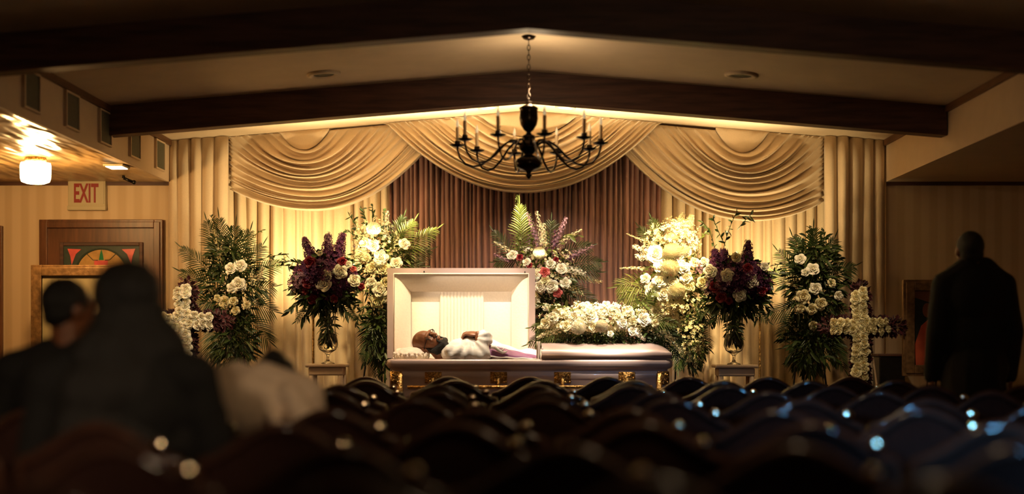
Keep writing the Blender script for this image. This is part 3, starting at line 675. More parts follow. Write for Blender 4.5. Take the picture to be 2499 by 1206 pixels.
# torchere lamps hidden behind the bouquets
for x, lb in ((-1.72, 'uplight on a slim pole behind the left purple bouquet'), (1.86, 'uplight on a slim pole behind the right purple bouquet')):
    t = thing('uplight_lamp', (x, 11.5, 0), lb, 'lamp', 'uplights behind the bouquets')
    MB().lathe([(0, 0), (.12, 0), (.12, .015), (.02, .03), (0, .03)], (x, 11.5, 0), 20).build('base', M['brass'], t)
    MB().tube([(x, 11.5, .03), (x, 11.5, 1.5)], .009).build('pole', M['brass'], t)
    MB().lathe([(.01, 1.5), (.05, 1.515), (.075, 1.56), (.07, 1.56), (.045, 1.525), (0, 1.515)], (x, 11.5, 0), 20).build('bowl', M['brass'], t)
# tall white and green spray behind the casket's left end
DB = 11.6
easel(P(925, 0, DB).x, DB+.06, 1.7, 'dark easel under the tall white spray left of the casket')
arrangement('standing_spray', 'tall cream rose spray between the left vase and the open lid', 'flower arrangement', P(925, 1090, DB), (925, 640), (90, 130), DB, .20,
    blooms=[(912, 560, 20, 'm'), (890, 592, 14, 'c'), (911, 599, 14, 'w'), (930, 628, 17, 'w'), (987, 595, 15, 'w'), (967, 642, 14, 'w'), (908, 655, 17, 'c'), (935, 655, 16, 'c'), (925, 645, 13, 'm'), (906, 690, 12, 'w'), (928, 707, 17, 'w'), (920, 735, 17, 'c'), (880, 620, 14, 'c'), (943, 690, 16, 'c'), (870, 650, 12, 'w'), (895, 630, 11, 'c'), (940, 730, 12, 'w')],
    spikes=[(945, 600, 944, 515, 'rosew', .035, .019, 80), (885, 590, 870, 535, 'rosec', .028, .015, 50), (965, 620, 967, 565, 'rosec', .03, .016, 50), (905, 620, 860, 600, 'lilac', .03, .013, 40), (938, 770, 950, 920, 'rosec', .015, .011, 60), (900, 680, 865, 690, 'lilac', .035, .014, 60), (950, 640, 990, 620, 'rosec', .03, .012, 40)],
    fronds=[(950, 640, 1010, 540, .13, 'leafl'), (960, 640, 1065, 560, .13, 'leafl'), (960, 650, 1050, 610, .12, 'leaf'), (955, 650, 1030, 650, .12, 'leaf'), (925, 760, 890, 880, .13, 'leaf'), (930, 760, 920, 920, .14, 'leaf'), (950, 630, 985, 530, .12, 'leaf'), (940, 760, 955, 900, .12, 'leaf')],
    branches=[(900, 600, 850, 520, .055, 16, 'leaf'), (905, 590, 880, 505, .055, 16, 'leaf'), (915, 590, 910, 500, .055, 16, 'leaf'), (930, 590, 935, 510, .05, 12, 'leaf'), (890, 620, 842, 560, .05, 12, 'leaf'), (920, 760, 885, 900, .07, 16, 'leaf'), (930, 780, 940, 935, .07, 20, 'leaf'), (900, 740, 868, 800, .06, 14, 'leaf'), (915, 780, 900, 840, .06, 14, 'leaf'), (885, 700, 860, 740, .06, 10, 'leaf')],
    fill=[(925, 640, 62, 100, 420, .06, .024, 'leaf'), (925, 800, 30, 90, 330, .08, .024, 'leaf'), (960, 620, 50, 60, 160, .06, .02, 'leafl')],
    filler=[(915, 610, 60, 80, 260, .014, 'rosec')])
# middle spray behind the casket
DC = 11.6
easel(P(1335, 0, DC).x, DC+.06, 1.7, 'dark easel under the middle spray behind the casket')
arrangement('standing_spray', 'middle spray of white, pink and purple flowers with tall palm, behind the casket hinge', 'flower arrangement', P(1335, 1090, DC), (1330, 680), (100, 110), DC, .20,
    blooms=[(1250, 622, 14, 'w'), (1316, 620, 18, 'M'), (1344, 645, 14, 'w'), (1329, 664, 12, 'p'), (1268, 628, 9, 'r'), (1357, 634, 8, 'r'), (1292, 648, 8, 'r'), (1361, 715, 11, 'p'), (1318, 700, 17, 'w'), (1345, 698, 16, 'w'), (1307, 672, 13, 'w'), (1370, 655, 13, 'w'), (1285, 640, 11, 'w'), (1333, 750, 11, 'w'), (1308, 740, 13, 'w'), (1380, 690, 13, 'w'), (1330, 685, 13, 'c'), (1302, 720, 13, 'c')],
    spikes=[(1265, 640, 1262, 475, 'leafl', .025, .020, 70), (1320, 620, 1285, 520, 'lilac', .030, .015, 90), (1330, 620, 1310, 515, 'rosec', .030, .013, 80), (1345, 620, 1382, 530, 'lilac', .030, .015, 80), (1320, 610, 1325, 545, 'rosec', .04, .015, 80), (1370, 640, 1450, 600, 'lilac', .028, .014, 80), (1360, 600, 1420, 560, 'rosec', .02, .012, 50), (1375, 660, 1470, 690, 'rosec', .028, .014, 70), (1370, 650, 1430, 670, 'rosew', .035, .016, 60),
            (1270, 630, 1205, 590, 'rosec', .018, .012, 45), (1260, 640, 1205, 620, 'lilac', .02, .012, 40), (1295, 620, 1290, 570, 'lilac', .025, .013, 40), (1370, 700, 1425, 720, 'rosec', .04, .013, 90), (1350, 630, 1355, 560, 'purp', .03, .013, 40), (1380, 630, 1405, 620, 'purp', .03, .013, 40), (1290, 615, 1270, 600, 'rosew', .03, .014, 40)],
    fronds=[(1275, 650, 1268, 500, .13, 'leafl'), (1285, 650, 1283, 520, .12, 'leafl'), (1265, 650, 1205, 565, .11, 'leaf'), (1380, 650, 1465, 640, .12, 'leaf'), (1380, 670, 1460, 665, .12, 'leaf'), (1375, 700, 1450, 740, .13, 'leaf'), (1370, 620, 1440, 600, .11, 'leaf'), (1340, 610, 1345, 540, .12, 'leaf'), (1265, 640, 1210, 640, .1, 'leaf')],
    branches=[(1360, 590, 1400, 575, .09, 4, 'leafl'), (1340, 740, 1330, 770, .05, 8, 'leaf'), (1350, 600, 1420, 575, .04, 10, 'leafl')],
    fill=[(1335, 690, 80, 75, 430, .06, .024, 'leaf'), (1340, 800, 40, 80, 220, .08, .024, 'leaf'), (1320, 620, 55, 50, 140, .06, .02, 'leafl')],
    filler=[(1335, 665, 75, 70, 240, .014, 'rosec')])
# right white spray
DR = 11.55
easel(P(1655, 0, DR).x, DR+.06, 1.7, 'dark easel under the large white spray right of the casket')
arrangement('standing_spray', 'large spray of white roses and chrysanthemums behind the foot end of the casket', 'flower arrangement', P(1655, 1090, DR), (1640, 660), (100, 120), DR, .24,
    blooms=[(1640, 618, 27, 'm'), (1600, 620, 20, 'w'), (1635, 655, 26, 'm'), (1610, 685, 17, 'w'), (1675, 678, 16, 'w'), (1668, 652, 17, 'w'), (1590, 705, 17, 'w'), (1650, 710, 24, 'm'), (1620, 715, 19, 'w'), (1612, 650, 17, 'w'), (1672, 615, 17, 'm'), (1625, 740, 16, 'c'), (1655, 745, 15, 'c'), (1680, 700, 15, 'c'), (1640, 585, 18, 'm'), (1695, 640, 13, 'c'), (1600, 760, 13, 'c'), (1640, 770, 15, 'c'), (1672, 785, 16, 'c'), (1575, 680, 12, 'w'), (1640, 690, 18, 'w')],
    spikes=[(1640, 600, 1665, 520, 'rosec', .045, .016, 110), (1660, 600, 1690, 525, 'rosec', .045, .016, 110), (1630, 600, 1650, 540, 'rosec', .04, .016, 90), (1620, 600, 1600, 560, 'rosec', .04, .015, 80), (1605, 620, 1545, 600, 'rosew', .03, .020, 50), (1600, 630, 1550, 625, 'rosew', .03, .020, 40), (1590, 660, 1512, 655, 'rosec', .014, .011, 50), (1600, 600, 1528, 570, 'rosec', .012, .010, 45), (1690, 650, 1700, 590, 'rosec', .03, .013, 60),
            (1620, 780, 1690, 800, 'rosec', .045, .015, 110), (1660, 820, 1650, 880, 'rosec', .04, .014, 90), (1690, 830, 1700, 900, 'rosec', .03, .012, 60), (1640, 760, 1590, 745, 'rosec', .035, .015, 60)],
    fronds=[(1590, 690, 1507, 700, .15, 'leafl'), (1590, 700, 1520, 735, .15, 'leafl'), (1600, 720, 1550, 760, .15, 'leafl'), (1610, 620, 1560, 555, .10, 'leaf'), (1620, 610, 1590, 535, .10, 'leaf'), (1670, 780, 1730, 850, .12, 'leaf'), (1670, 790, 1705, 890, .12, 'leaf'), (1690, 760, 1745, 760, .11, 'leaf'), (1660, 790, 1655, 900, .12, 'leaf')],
    branches=[(1680, 620, 1730, 560, .045, 12, 'leafl'), (1690, 760, 1740, 800, .05, 12, 'leaf'), (1690, 700, 1720, 740, .05, 10, 'leafl'), (1670, 800, 1720, 870, .05, 14, 'leafl')],
    fill=[(1640, 670, 75, 90, 430, .06, .025, 'leafl'), (1680, 830, 42, 75, 380, .07, .022, 'leaf'), (1690, 740, 40, 50, 160, .06, .022, 'leaf')],
    filler=[(1640, 600, 70, 70, 420, .016, 'rosec'), (1650, 740, 65, 60, 260, .016, 'rosec'), (1680, 830, 38, 60, 180, .014, 'rosec')])
# far-right spray
DE = 11.5
easel(P(1975, 0, DE).x, DE+.06, 1.75, 'dark easel under the right palm and white rose spray')
arrangement('standing_spray', 'dim standing spray of dark greenery and white roses before the right side drape', 'flower arrangement', P(1975, 1090, DE), (1980, 690), (110, 150), DE, .20,
    blooms=[(1953, 632, 13, 'w'), (1984, 656, 15, 'w'), (1990, 704, 15, 'w'), (1960, 724, 16, 'c'), (2047, 722, 13, 'w'), (2003, 742, 16, 'c'), (1982, 755, 14, 'c'), (1955, 752, 12, 'c'), (1965, 665, 10, 'w'), (2030, 690, 11, 'c'), (1985, 795, 12, 'c')],
    spikes=[(2005, 660, 2020, 610, 'rosec', .03, .013, 40), (1960, 700, 1900, 680, 'rosec', .03, .01, 50), (1990, 650, 1975, 590, 'leafl', .03, .014, 50)],
    fronds=[(1975, 690, 1935, 580, .15, 'leaf'), (1980, 690, 1985, 560, .15, 'leaf'), (1990, 690, 2035, 585, .15, 'leaf'), (1990, 700, 2085, 650, .14, 'leaf'), (1965, 700, 1900, 615, .14, 'leaf'), (1960, 720, 1890, 665, .14, 'leaf'), (1965, 750, 1885, 765, .14, 'leaf'), (1960, 760, 1905, 820, .14, 'leaf'), (1990, 750, 2060, 760, .14, 'leaf'),
            (1985, 780, 2045, 850, .15, 'leaf'), (1980, 790, 1985, 910, .15, 'leaf'), (1970, 790, 1940, 900, .15, 'leaf'), (1990, 780, 2060, 900, .14, 'leaf')],
    branches=[(1980, 620, 1975, 550, .06, 12, 'leaf'), (2000, 620, 2010, 560, .06, 12, 'leaf'), (2000, 680, 2080, 700, .06, 12, 'leaf'), (1960, 650, 1880, 650, .04, 12, 'leaf')],
    fill=[(1985, 690, 75, 110, 560, .085, .028, 'leaf'), (1980, 830, 70, 85, 480, .085, .026, 'leaf'), (1985, 620, 50, 50, 160, .085, .026, 'leaf')])

# ------------------------------------------------------------------ casket
YF, YK = 10.72, 11.26; xl, xr = -1.045, 1.075; ZR = 1.006
ck = thing('casket', (0, 10.99, 0.0), 'mauve metal half-open casket with gold corners in front of the plum curtain', 'casket')
def ring_box(z0, z1, e, t=.0):
    return (xl-e, xr+e, YF-e, YK+e, z0, z1)
def shell(secs):          # rounded-rect sections lofted: (z, inset)
    mb = MB(); rows = []
    for z, e in secs:
        r = .05; pts = []
        for (cx_, cy_, a0) in ((xr+e-r, YF-e+r, -90), (xr+e-r, YK+e-r, 0), (xl-e+r, YK+e-r, 90), (xl-e+r, YF-e+r, 180)):
            for k in range(5): a = math.radians(a0+k*22.5); pts.append((cx_+r*math.cos(a), cy_+r*math.sin(a), z))
        rows.append(pts)
    n = len(rows[0]); vs = [p for r_ in rows for p in r_]
    return mb.add(vs, [(i*n+k, i*n+(k+1) % n, (i+1)*n+(k+1) % n, (i+1)*n+k) for i in range(len(rows)-1) for k in range(n)])
sh = shell([(.46, -.04), (.46, .01), (.49, .01), (.52, -.03), (.86, -.03), (.885, -.012), (.905, -.022), (.93, -.022), (.94, .0), (.955, .012), (ZR-.018, .012), (ZR-.004, .006), (ZR, -.004), (ZR, -.045), (.80, -.045)])
sh.build('casket_shell', M['casket'], ck)
flat(MB().box(xl+.03, xr-.03, YF+.03, YK-.03, .50, .52), 'casket_bottom', M['casket'], ck)
# hardware
def orn(mb, cx_, cz, wx, hz, y):
    mb.box(cx_-wx/2, cx_+wx/2, y, y+.02, cz-hz/2, cz+hz/2)
    rr = random.Random(int(cx_*1000))
    for k in range(26):
        mb.ball((cx_+rr.uniform(-.45, .45)*wx, y-.002, cz+rr.uniform(-.45, .45)*hz), rr.uniform(.004, .009), 6, 4)
for sx, px in ((-1, xl), (1, xr)):
    mb = MB(); X0 = px + (.06 if sx < 0 else -.06)
    mb.tube([(X0-sx*.03, YF+.012, .90), (X0-sx*.03, YF+.012, .54)], .022, 10)
    orn(mb, X0, .865, .085, .10, YF-.0); orn(mb, X0, .56, .085, .09, YF-.0)
    mb.build('corner_ornament', M['brass'], ck)
for px in (1057, 1217, 1373, 1530):
    mb = MB(); x = P(px, 0, YF).x; orn(mb, x, P(0, 922, YF).z, .125, .085, YF+.008); mb.tube([(x, YF-.01, .86), (x, YF-.045, .80)], .012, 8)
    lug = mb.build('handle_lug', M['brass'], ck)
MB().tube([(xl+.15, YF-.048, .80), (xr-.15, YF-.048, .80)], .013, 10).build('handle_bar', M['brass'], ck)
# foot lid closed: vertical skirt then crowned top with hipped end
def lidmesh(x0, x1, hip_r=True, hip_l=False, z0=ZR+.004):
    mb = MB(); nu, nv = 24, 16; sec = []
    def pt(u, v):
        ang = PI*v; crown = math.sin(ang)**1.1
        y = YF+.002+(YK-YF-.004)*(1-math.cos(ang))/2
        d = (x1-(x0+(x1-x0)*u))/(.16); e = math.sin(min(1, max(0, d))*PI/2)**.6 if hip_r else 1
        x = x0+(x1-x0)*u
        return (x, y, z0+.045+.075*crown*e)
    mb.grid(pt, nu*2, nv)
    mb.box(x0, x1, YF-.010, YK+.010, z0, z0+.046)
    mb.box(x0, x0+.012, YF+.02, YK-.02, z0+.04, z0+.085)
    return mb
fl_ = lidmesh(P(1322, 0, YF).x, xr+.0).build('foot_lid', M['casket'], ck)
# open head lid: outer shell with a hollow that faces the room
hx0, hx1 = -1.098, .058; YH = 11.20; zb, ztp = 1.008, 1.712
lo = MB(); T = .055
# rim face
lo.box(hx0, hx0+.048, YH, YH+.03, zb, ztp).box(hx1-.048, hx1, YH, YH+.03, zb, ztp).box(hx0+.048, hx1-.048, YH, YH+.03, ztp-.040, ztp)
# curved outer shell behind
def osh(u, v):
    a = PI*v; z = zb+(ztp-zb)*(1-math.cos(a))/2; y = YH+.03+.15*math.sin(a)**.5
    return (hx0+(hx1-hx0)*u, y, z)
lo.grid(osh, 20, 16)
for xx in (hx0, hx1):
    lo.add([(xx, YH+.03, zb)]+[osh(0 if xx == hx0 else 1, j/16) for j in range(17)]+[(xx, YH+.03, ztp)], [tuple(range(19))])
hl = lo.build('head_lid', M['casket'], ck, smooth=False)
# lining: piping, sloped border, recessed panel with shirred centre
ix0, ix1, iz1 = hx0+.048, hx1-.048, ztp-.040
jx0, jx1, jz1 = P(1003, 0, YH+.1).x, P(1248, 0, YH+.1).x, P(0, 712, YH+.1).z
ln = MB(); yb = YH+.10
def q4(mb, a, b, c_, d_, bow=.0, n=10):
    a, b, c_, d_ = map(Vector, (a, b, c_, d_))
    def fn(u, v):
        p = a.lerp(b, u).lerp(d_.lerp(c_, u), v); p.y -= bow*math.sin(PI*v); return p
    mb.grid(fn, n, n)
q4(ln, (ix0, YH+.01, iz1), (ix1, YH+.01, iz1), (jx1, yb, jz1), (jx0, yb, jz1), .018)
q4(ln, (ix0, YH+.01, zb), (ix0, YH+.01, iz1), (jx0, yb, jz1), (jx0, yb, zb), .018)
q4(ln, (ix1, YH+.01, iz1), (ix1, YH+.01, zb), (jx1, yb, zb), (jx1, yb, jz1), .018)
lin = ln.build('lining_border', M['crepe'], hl)
sx0, sx1 = P(1073, 0, yb).x, P(1180, 0, yb).x; zr_ = P(0, 737, yb).z
pn = MB()
pn.grid(lambda u, v: (jx0+(sx0-jx0)*u, yb-.012*math.sin(PI*v)*math.sin(PI*u)**.5+.014, zb+(zr_-zb)*v), 8, 10)
pn.grid(lambda u, v: (sx1+(jx1-sx1)*u, yb-.012*math.sin(PI*v)*math.sin(PI*u)**.5+.014, zb+(zr_-zb)*v), 8, 10)
pn.grid(lambda u, v: (jx0+(jx1-jx0)*u, yb+.022-.022*v, zr_+(jz1-zr_)*v), 8, 4)
pn.build('lining_panel', M['crepe'], hl)
pn = MB()
pn.grid(lambda u, v: (sx0+(sx1-sx0)*u, yb+.006-.009*abs(math.sin(u*PI*13)), zb+(jz1-.004-zb)*v), 130, 2)
pn.build('shirred_panel', M['crepe'], hl)
MB().tube([(ix0+.004, YH+.002, zb), (ix0+.004, YH+.002, iz1-.004), (ix1-.004, YH+.002, iz1-.004), (ix1-.004, YH+.002, zb)], .006, 8).build('lining_piping', M['crepe'], hl)
for px, py in ((1035, 663), (1281, 664)):
    p = P(px, py, YH-.004); MB().ball(p, (.005, .005, .006), 8, 6).build('lid_stud', M['black'], hl)
# interior bedding
bd = MB()
def bed(u, v):
    x = xl+.05+(0.10-xl)*u; y = YF+.045+(YK-YF-.09)*v
    return (x, y, .965+.03*math.cos(2*PI*v)*.5+.006*math.sin(x*40)*math.sin(y*30))
bd.grid(bed, 40, 16); bd.box(xl+.05, .14, YF+.05, YK-.05, .82, .95)
bd.build('bedding', M['crepe'], ck)
rl = MB()
rl.grid(lambda u, v: (xl+.02+(.15-xl)*u, YF+.03+.02*math.sin(PI*v)+.02, .93+.08*v+.004*math.sin(60*u)), 60, 4)
rl.grid(lambda u, v: (xl+.02+(.15-xl)*u, YK-.07-.03*math.sin(PI*v), .95+(.13+.006*math.sin(60*u))*v), 60, 6)
rl.grid(lambda u, v: (xl+.03+.02*math.sin(PI*v), YF+.05+(YK-YF-.1)*u, .93+.09*v), 30, 4)
rl.build('side_lining', M['crepe'], ck)
th_ = MB(); th_.grid(lambda u, v: (P(1309, 0, 10.80).x+.03*u, 10.76+.03*math.sin(u*9)+.34*u*0, .99+.15*v), 10, 4)
th_.build('lining_fold', M['crepe'], ck)
# pillow
pl = thing('pillow', (-.93, 10.95, .99), 'cream ruffled pillow under the head in the casket', 'pillow')
mb = MB(); pc = P(1003, 868, 10.92)
mb.ball((pc.x+.0, 10.95, 1.035), (.125, .17, .062), 28, 16)
remeshed(mb, 'pillow_body', M['crepe'], pl, .008, 3, lambda c_: .008*noise.noise(c_*25))
mb = MB()
for k in range(60):
    a = 2*PI*k/60; mb.ball((pc.x+math.cos(a)*.13, 10.95+math.sin(a)*.17, 1.035+.012*math.sin(k*2.4)), (.012, .012, .014), 6, 4)
mb.build('ruffle', M['crepe'], pl)

# ------------------------------------------------------------------ human helpers
def head_parts(mb, H, ears=True):
    """H: 4x4 head matrix, local x right, y forward, z up; origin = head centre; height .235"""
    R3 = H.to_3x3()
    def b(c_, r, seg=20, ring=14): mb.ball(H @ Vector(c_), r, seg, ring, R3)
    b((0, -.012, .028), (.074, .094, .088)); b((0, .018, -.03), (.062, .070, .085)); b((0, .040, -.078), (.040, .045, .035))
    b((0, .078, .028), (.050, .016, .012)); 
    for s in (-1, 1):
        b((s*.034, .064, -.018), (.022, .020, .022), 12, 8); b((s*.030, .072, .010), (.015, .012, .009), 12, 8)
        if ears: b((s*.078, -.008, -.005), (.010, .020, .031), 12, 8)
    mb.limb(H @ Vector((0, .082, .016)), H @ Vector((0, .101, -.020)), .008, .013, 10)
    for s in (-1, 1): b((s*.012, .094, -.022), (.009, .010, .007), 10, 6)
    b((0, .088, -.046), (.023, .009, .0065), 12, 8); b((0, .086, -.057), (.020, .010, .007), 12, 8); b((0, .082, -.085), (.018, .016, .014), 12, 8)
def hand(mb, wrist, d, n, side, curl=.5, s=1.0):
    """d: direction of the palm, n: back-of-hand normal, side: +1 thumb toward d x n"""
    d = Vector(d).normalized(); n = Vector(n); n = (n-d*n.dot(d)).normalized(); t = d.cross(n)*side; W = Vector(wrist)
    pm = Matrix((t, d, n)).transposed()
    mb.ball(W+d*.045*s, (.042*s, .052*s, .016*s), 14, 10, pm)
    for i, (o, L) in enumerate(((.030, .070), (.010, .078), (-.011, .073), (-.030, .058))):
        p = W + d*(.088-.004*abs(i-1))*s + t*o*s; a = 0; r = .0088*s
        for k, f in enumerate((.42, .32, .26)):
            a += curl*(.55 if k == 0 else .85); q = p + (d*math.cos(a) - n*math.sin(a))*L*f*s; mb.limb(p, q, r, r*.92, 8); p = q; r *= .92
    p = W + d*.030*s + t*.036*s
    for k, f in enumerate((.042, .032, .026)):
        dd_ = (d*(.55+.2*k) + t*(.75-.35*k*curl) - n*(.25+.3*k*curl)).normalized(); q = p+dd_*f*s; mb.limb(p, q, .011*s*(1-.1*k), .010*s*(1-.1*k), 8); p = q

# ------------------------------------------------------------------ the man lying in the casket
mn = thing('person', (-.4, 10.98, .98), 'bald bearded man in glasses and white suit lying in the open casket', 'person')
crown = Vector((-.905, 0, .425)).normalized(); face = Vector((.425, 0, .905)).normalized()
q = Matrix.Rotation(math.radians(40), 3, crown)
fc = q @ face
if fc.y > 0: q = Matrix.Rotation(math.radians(-40), 3, crown); fc = q @ face
right = fc.cross(crown)
hc = Vector((P(1045, 0, 10.95).x, 10.95, P(0, 838, 10.95).z))
H = Matrix(((right.x, fc.x, crown.x, hc.x), (right.y, fc.y, crown.y, hc.y), (right.z, fc.z, crown.z, hc.z), (0, 0, 0, 1)))
H = H @ Matrix.Scale(1.08, 4)
HP = P(1150, 813, 10.88)     # where the hands rest
bm_ = MB(); head_parts(bm_, H)
neck = Vector((-.66, 10.98, 1.045)); bm_.limb(H @ Vector((0, -.01, -.07)), neck, .062, .066)
ch_ = Vector((-.48, 10.98, 1.055))
bm_.ball((-.50, 10.98, 1.04), (.15, .17, .070), 20, 12); bm_.ball((-.26, 10.98, 1.02), (.17, .165, .075), 20, 12); bm_.ball((-.05, 10.98, .975), (.14, .165, .07), 20, 12)
shl = {}
for s, yy in ((-1, 10.765), (1, 11.17)):
    sh0 = Vector((-.58, yy+.02*(-s), 1.05)); el = Vector((-.345, yy+(.02 if s < 0 else 0), 1.035)); wr_ = HP + Vector((.055, s*.035+.0, -.012)) + (Vector((0, .05, 0)) if s > 0 else Vector())
    shl[s] = (sh0, el, wr_); bm_.limb(neck+Vector((.05, s*.03, -.01)), sh0, .048, .042); bm_.limb(sh0, el, .042, .036); bm_.limb(el, wr_, .040, .028)
    hand(bm_, wr_, Vector((-1, -s*.45, .12)), Vector((-.05, -.30*1, 1)), -s if s < 0 else -s, .95, 1.1)
for s in (-1, 1):
    bm_.limb((-.02, 10.98+s*.085, .955), (.42, 10.98+s*.09, .92), .062, .050); bm_.limb((.42, 10.98+s*.09, .93), (.84, 10.98+s*.07, .90), .050, .034)
    bm_.limb((.84, 10.98+s*.07, .90), (.88, 10.98+s*.08, .97), .033, .026)
remeshed(bm_, 'body', M['skin'], mn, .0045, 3)
# beard wraps the jaw
bb = MB(); R3 = H.to_3x3().normalized()
def hb(mb, c_, r, sg=16, rg=10): mb.ball(H @ Vector(c_), r, sg, rg, R3)
hb(bb, (0, .072, -.094), (.034, .030, .030)); hb(bb, (0, .050, -.108), (.034, .034, .024))
for s in (-1, 1):
    bb.limb(H @ Vector((s*.066, .000, -.018)), H @ Vector((s*.060, .020, -.075)), .016, .026); bb.limb(H @ Vector((s*.062, .012, -.085)), H @ Vector((s*.02, .040, -.115)), .020, .028); bb.limb(H @ Vector((s*.058, .028, -.070)), H @ Vector((s*.022, .072, -.100)), .021, .024)
    bb.limb(H @ Vector((s*.026, .080, -.060)), H @ Vector((s*.020, .080, -.092)), .007, .015); bb.limb(H @ Vector((s*.026, .083, -.052)), H @ Vector((0, .093, -.036)), .0055, .006)
remeshed(bb, 'beard', M['beard'], mn, .0035, 3, lambda c_: .0015*noise.noise(c_*170))
gs = MB()
for s in (-1, 1):
    pts = [H @ Vector((s*.033+.025*math.cos(a), .084+.004*math.cos(2*a)-.004, .012-.002+.018*math.sin(a))) for a in [k*PI/9 for k in range(19)]]
    gs.tube(pts, .0036, 6, caps=False); gs.tube([H @ Vector((s*.058, .088, .014)), H @ Vector((s*.079, .05, .010)), H @ Vector((s*.082, -.01, .004))], .0028, 6)
gs.tube([H @ Vector((-.009, .088, .014)), H @ Vector((0, .094, .017)), H @ Vector((.009, .088, .014))], .0025, 6)
gs.build('glasses', M['black'], mn)
# white suit: torso, sleeves, lapels
su = MB(); su.ball((-.49, 10.99, 1.06), (.16, .18, .110), 24, 14); su.ball((-.385, 10.98, 1.06), (.12, .19, .110), 24, 14); su.ball((-.44, 10.95, 1.075), (.11, .15, .112), 20, 12)
for s in (-1, 1):
    sh0, el, wr_ = shl[s]; su.limb(sh0, el, .062, .058, 16); su.limb(el, wr_+Vector((.035, 0, -.01)), .064, .046, 16); su.ball(wr_+Vector((.055, s*.02, -.03)), (.052, .050, .058), 16, 10); su.limb(neck+Vector((.05, s*.04, .005)), sh0, .055, .065, 16)
def wrk(c_):
    a = noise.noise(Vector((c_.x*16, c_.y*6, c_.z*9))); b2 = noise.noise(c_*34)
    f_ = noise.noise(Vector((c_.x*24+c_.z*10, c_.y*4, c_.z*5-c_.x*3)))
    dx, dz = c_.x-HP.x, c_.z-HP.z+.02; rr_ = math.hypot(dx, dz)
    rad = math.sin(13*math.atan2(dz, dx)+3*noise.noise(c_*7))*min(1, max(0, (rr_-.04)/.08))*max(0, 1-rr_/.42)
    return .004*a + .0015*b2 + .007*f_ + .0085*rad
remeshed(su, 'white_jacket', M['white'], mn, .006, 4, wrk)
cl = MB(); cl.tube([H @ Vector((0, .03, -.14)), neck+Vector((.03, -.06, .03)), neck+Vector((.05, -.075, -.03))], .02, 10).tube([neck+Vector((.03, .06, .03)), neck+Vector((.06, 0, .05)), neck+Vector((.03, -.06, .03))], .02, 10)
cl.build('collar', M['white'], mn)
# violet cloth with a white dove shape, laid over the lower body
vc = thing('violet_cloth', (-.12, 10.9, 1.0), 'violet satin cloth with a white dove, laid over the lower body', 'cloth')
a0, a1 = P(1188, 0, 10.80).x, P(1314, 0, 10.80).x
def vio(u, v):
    x = a0+(a1-a0)*u; zt_ = P(0, 843+30*u**.9, 10.80).z; zb_ = P(0, 869+8*u**.6, 10.775).z
    if v < .35: t = v/.35; return (x, 10.775+.05*t*t, zb_+(zt_-zb_)*t**.8 + .002*math.sin(u*20))
    t = (v-.35)/.65; return (x, 10.825+.06*t, zt_+.006*math.sin(PI*t) + .002*math.sin(u*20+t*5))
mb = MB().grid(vio, 40, 30); o = mb.build('cloth_body', M['violet'], vc); sd = o.modifiers.new('t', 'SOLIDIFY'); sd.thickness = .006; sd.offset = 1
ov = MB().grid(lambda u, v: (a0-.04+(a1-a0+.02)*u, 10.875+.27*v, P(0, 843+30*u**.9, 10.80).z-.012+(.075*(1-u)**.8+.012)*math.sin(PI*(.08+.8*v))**.7+.004*math.sin(u*17+v*9)), 36, 20)
wo = ov.build('white_overlay', M['white'], vc); sd = wo.modifiers.new('t', 'SOLIDIFY'); sd.thickness = .006; sd.offset = -1
fz = MB()
for k in range(1): fz.tube([Vector(vio(i/30, 0.0))+Vector((0, -.006, .001)) for i in range(31)], .007, 6); fz.tube([Vector(vio(1, j/10))+Vector((.004, 0, .002)) for j in range(11)], .006, 6); fz.tube([Vector(vio(0, j/20))+Vector((-.003, 0, .003)) for j in range(11)], .010, 6)
fz.build('white_hem', M['white'], vc)
dv = MB(); D_ = 10.80
def on(px, py, lift=.012):
    return P(px, py, 10.775) + Vector((0, 0, 0))
def dovepart(pts, r): dv.tube([P(a_+5, b_, 10.768) for i, (a_, b_) in enumerate(pts)], r, 8)
dovepart([(1193, 846), (1203, 848), (1213, 856), (1222, 861), (1230, 859), (1233, 856)], [.010, .014, .012, .010, .006, .002])
dovepart([(1218, 858), (1224, 853), (1226, 850)], [.007, .006, .002]); dovepart([(1210, 852), (1216, 850), (1222, 853)], [.006, .005, .002])
dv.build('white_dove', M['white'], vc)

